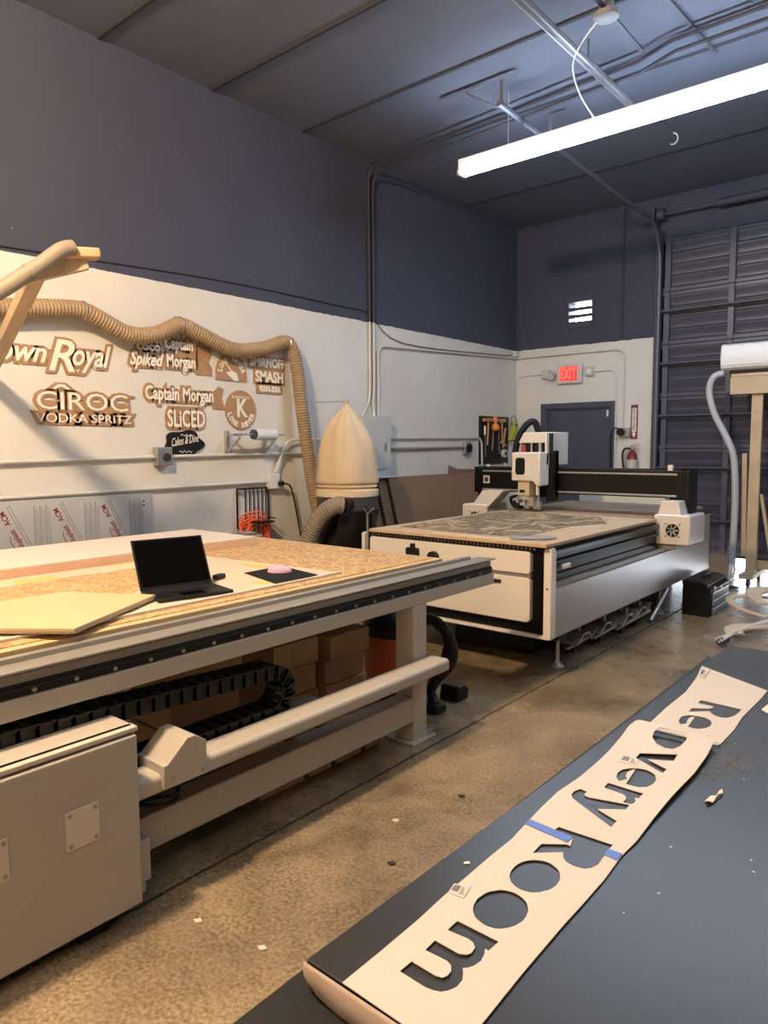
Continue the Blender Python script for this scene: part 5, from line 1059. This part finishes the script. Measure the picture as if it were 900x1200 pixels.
part('dust_specks', scratches(90, 3), mat('dust', (.45, .45, .45), .8), t, stuff=True)
def hz(y): return .003+(.03*((y-1.35)/.35)**2 if y > 1.35 else 0)
def waves(x, y):
    w = 0
    if x > -.46 and 1.05 < y < 1.62: w += .010*max(0, (x+.46)/.06)*(.5-.5*math.cos((y-1.05)/.57*2*PI))*.7
    return w
M_paper = mat('cream_paper', (.475, .445, .415), .55, var=(1.5, (.49, .462, .435), .3, .7))
def sheet(name, outline, holes, hfun, label, cat, m=M_paper, step=.02, base=SZ, thick=.0012):
    cu = bpy.data.curves.new('s', 'CURVE'); cu.dimensions = '2D'; cu.fill_mode = 'BOTH'
    for pl in [outline]+holes:
        sp = cu.splines.new('POLY'); sp.points.add(len(pl)-1); sp.use_cyclic_u = True
        for p, q in zip(sp.points, pl): p.co = (q[0], q[1], 0, 1)
    ob = bpy.data.objects.new('s', cu); C.objects.link(ob); dg = bpy.context.evaluated_depsgraph_get(); dg.update()
    me = bpy.data.meshes.new_from_object(ob.evaluated_get(dg)); bpy.data.objects.remove(ob); bpy.data.curves.remove(cu)
    bm = bmesh.new(); bm.from_mesh(me); bmesh.ops.remove_doubles(bm, verts=bm.verts, dist=1e-6)
    ys = [v.co.y for v in bm.verts]; xs = [v.co.x for v in bm.verts]
    y = min(ys)+step
    while y < max(ys):
        bmesh.ops.bisect_plane(bm, geom=bm.verts[:]+bm.edges[:]+bm.faces[:], plane_co=(0, y, 0), plane_no=(0, 1, 0), dist=1e-6); y += step
    x = min(xs)+step
    while x < max(xs):
        bmesh.ops.bisect_plane(bm, geom=bm.verts[:]+bm.edges[:]+bm.faces[:], plane_co=(x, 0, 0), plane_no=(1, 0, 0), dist=1e-6); x += step
    for v in bm.verts: v.co.z = base+hfun(v.co.x, v.co.y)
    bmesh.ops.recalc_face_normals(bm, faces=bm.faces)
    if sum(f.normal.z for f in bm.faces) < 0: bmesh.ops.reverse_faces(bm, faces=bm.faces)
    bm.to_mesh(me); bm.free(); me.materials.clear(); me.materials.append(m)
    me.polygons.foreach_set('use_smooth', [False]*len(me.polygons))
    loc = Vector((outline[0][0], outline[0][1], base)); me.transform(Matrix.Translation(-loc))
    o = bpy.data.objects.new(name, me); o.location = loc; link(o); ROOT[o] = loc; o['label'] = label; o['category'] = cat
    so = o.modifiers.new('solid', 'SOLIDIFY'); so.thickness = thick; so.offset = -1
    return o
hA = lambda x, y: hz(y)+waves(x, y)
hC = lambda x, y: .003
STENCIL['c'] = [(p[0], min(p[1], 1.592)) for p in STENCIL['c']]
s1 = sheet('paper_stencil', STENCIL['sheet_near'], [STENCIL[k] for k in ('m', 'o1', 'o2', 'R', 'y', 'r', 'e', 'v', 'c')], hA, 'long cream stencil sheet with cut letters reading overy Room, lying on the black sheet', 'stencil')
s2 = sheet('paper_stencil', STENCIL['sheet_far'], [STENCIL[k] for k in ('R2', 'e2')], hC, 'shorter cream stencil sheet with the cut letters Re at the far end of the worktable', 'stencil', base=SZ-.001)
def on(o, name, poly, h, m, parent, label=None, dz=.0012):
    cx_ = [h(p[0], p[1]) for p in poly]; r = parent
    mb = MB(); n = len(poly)
    vs = [(p[0], p[1], SZ+h(*p)+dz) for p in poly]+[(p[0], p[1], SZ+h(*p)+dz-.0008) for p in poly]
    mb.add(vs, [tuple(range(n)), tuple(range(n, 2*n))[::-1]]+[(i, n+i, n+(i+1) % n, (i+1) % n) for i in range(n)])
    return part(name, mb, m, r, label=label)
M_blue = mat('blue_tape', (.075, .15, .50), .5); M_stk = mat('sticker_white', (.47, .45, .44), .4); M_ink = mat('ink_grey', (.20, .185, .175), .5)
for k, lb in (('tape1', 'long strip of blue tape across the stencil left of the cut letter R'), ('tape2', 'short strip of blue tape at the right edge of the stencil')):
    tt = thing('masking_tape', lb, 'tape', (STENCIL[k][0][0], STENCIL[k][0][1], SZ+.003)); on(None, 'strip', STENCIL[k], hA, M_blue, tt, dz=.0015)
def lerpq(q, u, v):
    a = Vector(q[0]).lerp(Vector(q[3]), u); b = Vector(q[1]).lerp(Vector(q[2]), u); return a.lerp(b, v)
def sticker(k, par, h, name='sticker'):
    q = STENCIL[k]; tt = par
    st = on(None, name, q, h, M_stk, tt, 'white barcode sticker')
    for i in range(7):
        u0, u1 = .08+.06*i, .08+.06*i+(.035 if i % 2 else .02)
        on(None, 'bar', [tuple(lerpq(q, u, v)) for u, v in ((u0, .25), (u1, .25), (u1, .85), (u0, .85))], h, M_ink, st, dz=.0020)
    for i in range(4):
        v0 = .2+.16*i; on(None, 'print_line', [tuple(lerpq(q, u, v)) for u, v in ((.58, v0), (.9-.06*i, v0), (.9-.06*i, v0+.04), (.58, v0+.04))], h, M_ink, st, dz=.0020)
sticker('lab1', s1, hA); sticker('lab2', s1, hA); sticker('lab3', s2, hC)
# scraps on the black sheet
M_scrap = mat('paper_scrap', (.62, .55, .47), .6)
def scrap(name, pts, lb, h=.006):
    mb = MB(); n = len(pts); vs = [(p[0], p[1], SZ+.0012+h*abs(math.sin(i*1.7))) for i, p in enumerate(pts)]+[(p[0], p[1], SZ+.0004+h*abs(math.sin(i*1.7))) for i, p in enumerate(pts)]
    mb.add(vs, [tuple(range(n)), tuple(range(n, 2*n))[::-1]]+[(i, n+i, n+(i+1) % n, (i+1) % n) for i in range(n)])
    return single(name, mb, M_scrap, lb, 'scrap', (pts[0][0], pts[0][1], SZ))
scrap('paper_scrap', [(-.357, 1.334), (-.348, 1.323), (-.343, 1.334), (-.342, 1.362), (-.338, 1.381), (-.342, 1.39), (-.345, 1.381), (-.344, 1.36), (-.351, 1.348)], 'curled pale paper scrap on the black sheet right of the long stencil', .008)
scrap('plywood_bit', [(-.385, 1.899), (-.379, 1.938), (-.35, 1.95), (-.33, 1.90), (-.361, 1.87)], 'pale scrap piece at the right edge of the photo beside the far stencil', .004)
scrap('paper_scrap', [(-.590, .894), (-.585, .90), (-.580, .897), (-.586, .889)], 'tiny pale fleck on the black sheet left of the cut letter o', .001)
# tufts of dark dust
dm = MB(); rd = random.Random(6)
for i in range(150):
    x, y = -.372+rd.gauss(0, .022), 1.53+rd.gauss(0, .055); a = rd.uniform(0, 2*PI); L = rd.uniform(.006, .018)
    dm.tube([(x, y, SZ+.001), (x+L*.5*math.cos(a), y+L*.5*math.sin(a), SZ+.004), (x+L*math.cos(a+.8), y+L*math.sin(a+.8), SZ+.001)], .0005, 3)
single('dust_tuft', dm, mat('swarf_grey', (.16, .16, .17), .6), 'fuzzy patch of dark swarf beside the lifted edge of the long stencil', 'swarf', (-.372, 1.53, SZ), stuff=True)
# floor litter
fc = random.Random(21)
for i, (x, y, c_, lb) in enumerate(((-1.794, 2.202, 1, 'white paper scrap on the bare floor, nearest the fallen shadow of the grey table'), (-1.456, 2.099, 0, 'dark speck on the floor beside the black table, farther one'), (-1.614, 1.955, 0, 'dark speck in the middle of the bare floor'), (-1.70, 2.55, 0, 'dark curled scrap on the floor between the two routers and the black table'), (-1.638, 1.35, 1, 'pale crumb on the floor in front of the grey control cabinet'), (-1.90, 1.30, 1, 'pale crumb on the floor beside the grey control cabinet'))):
    single('floor_scrap', MB().prism([(x-.012, y-.006), (x+.01, y-.012), (x+.02, y+.005), (x+.002, y+.012)], 0.0005, .006, 'z'), M_scrap if c_ else M_joint, lb, 'scrap', (x, y, 0))
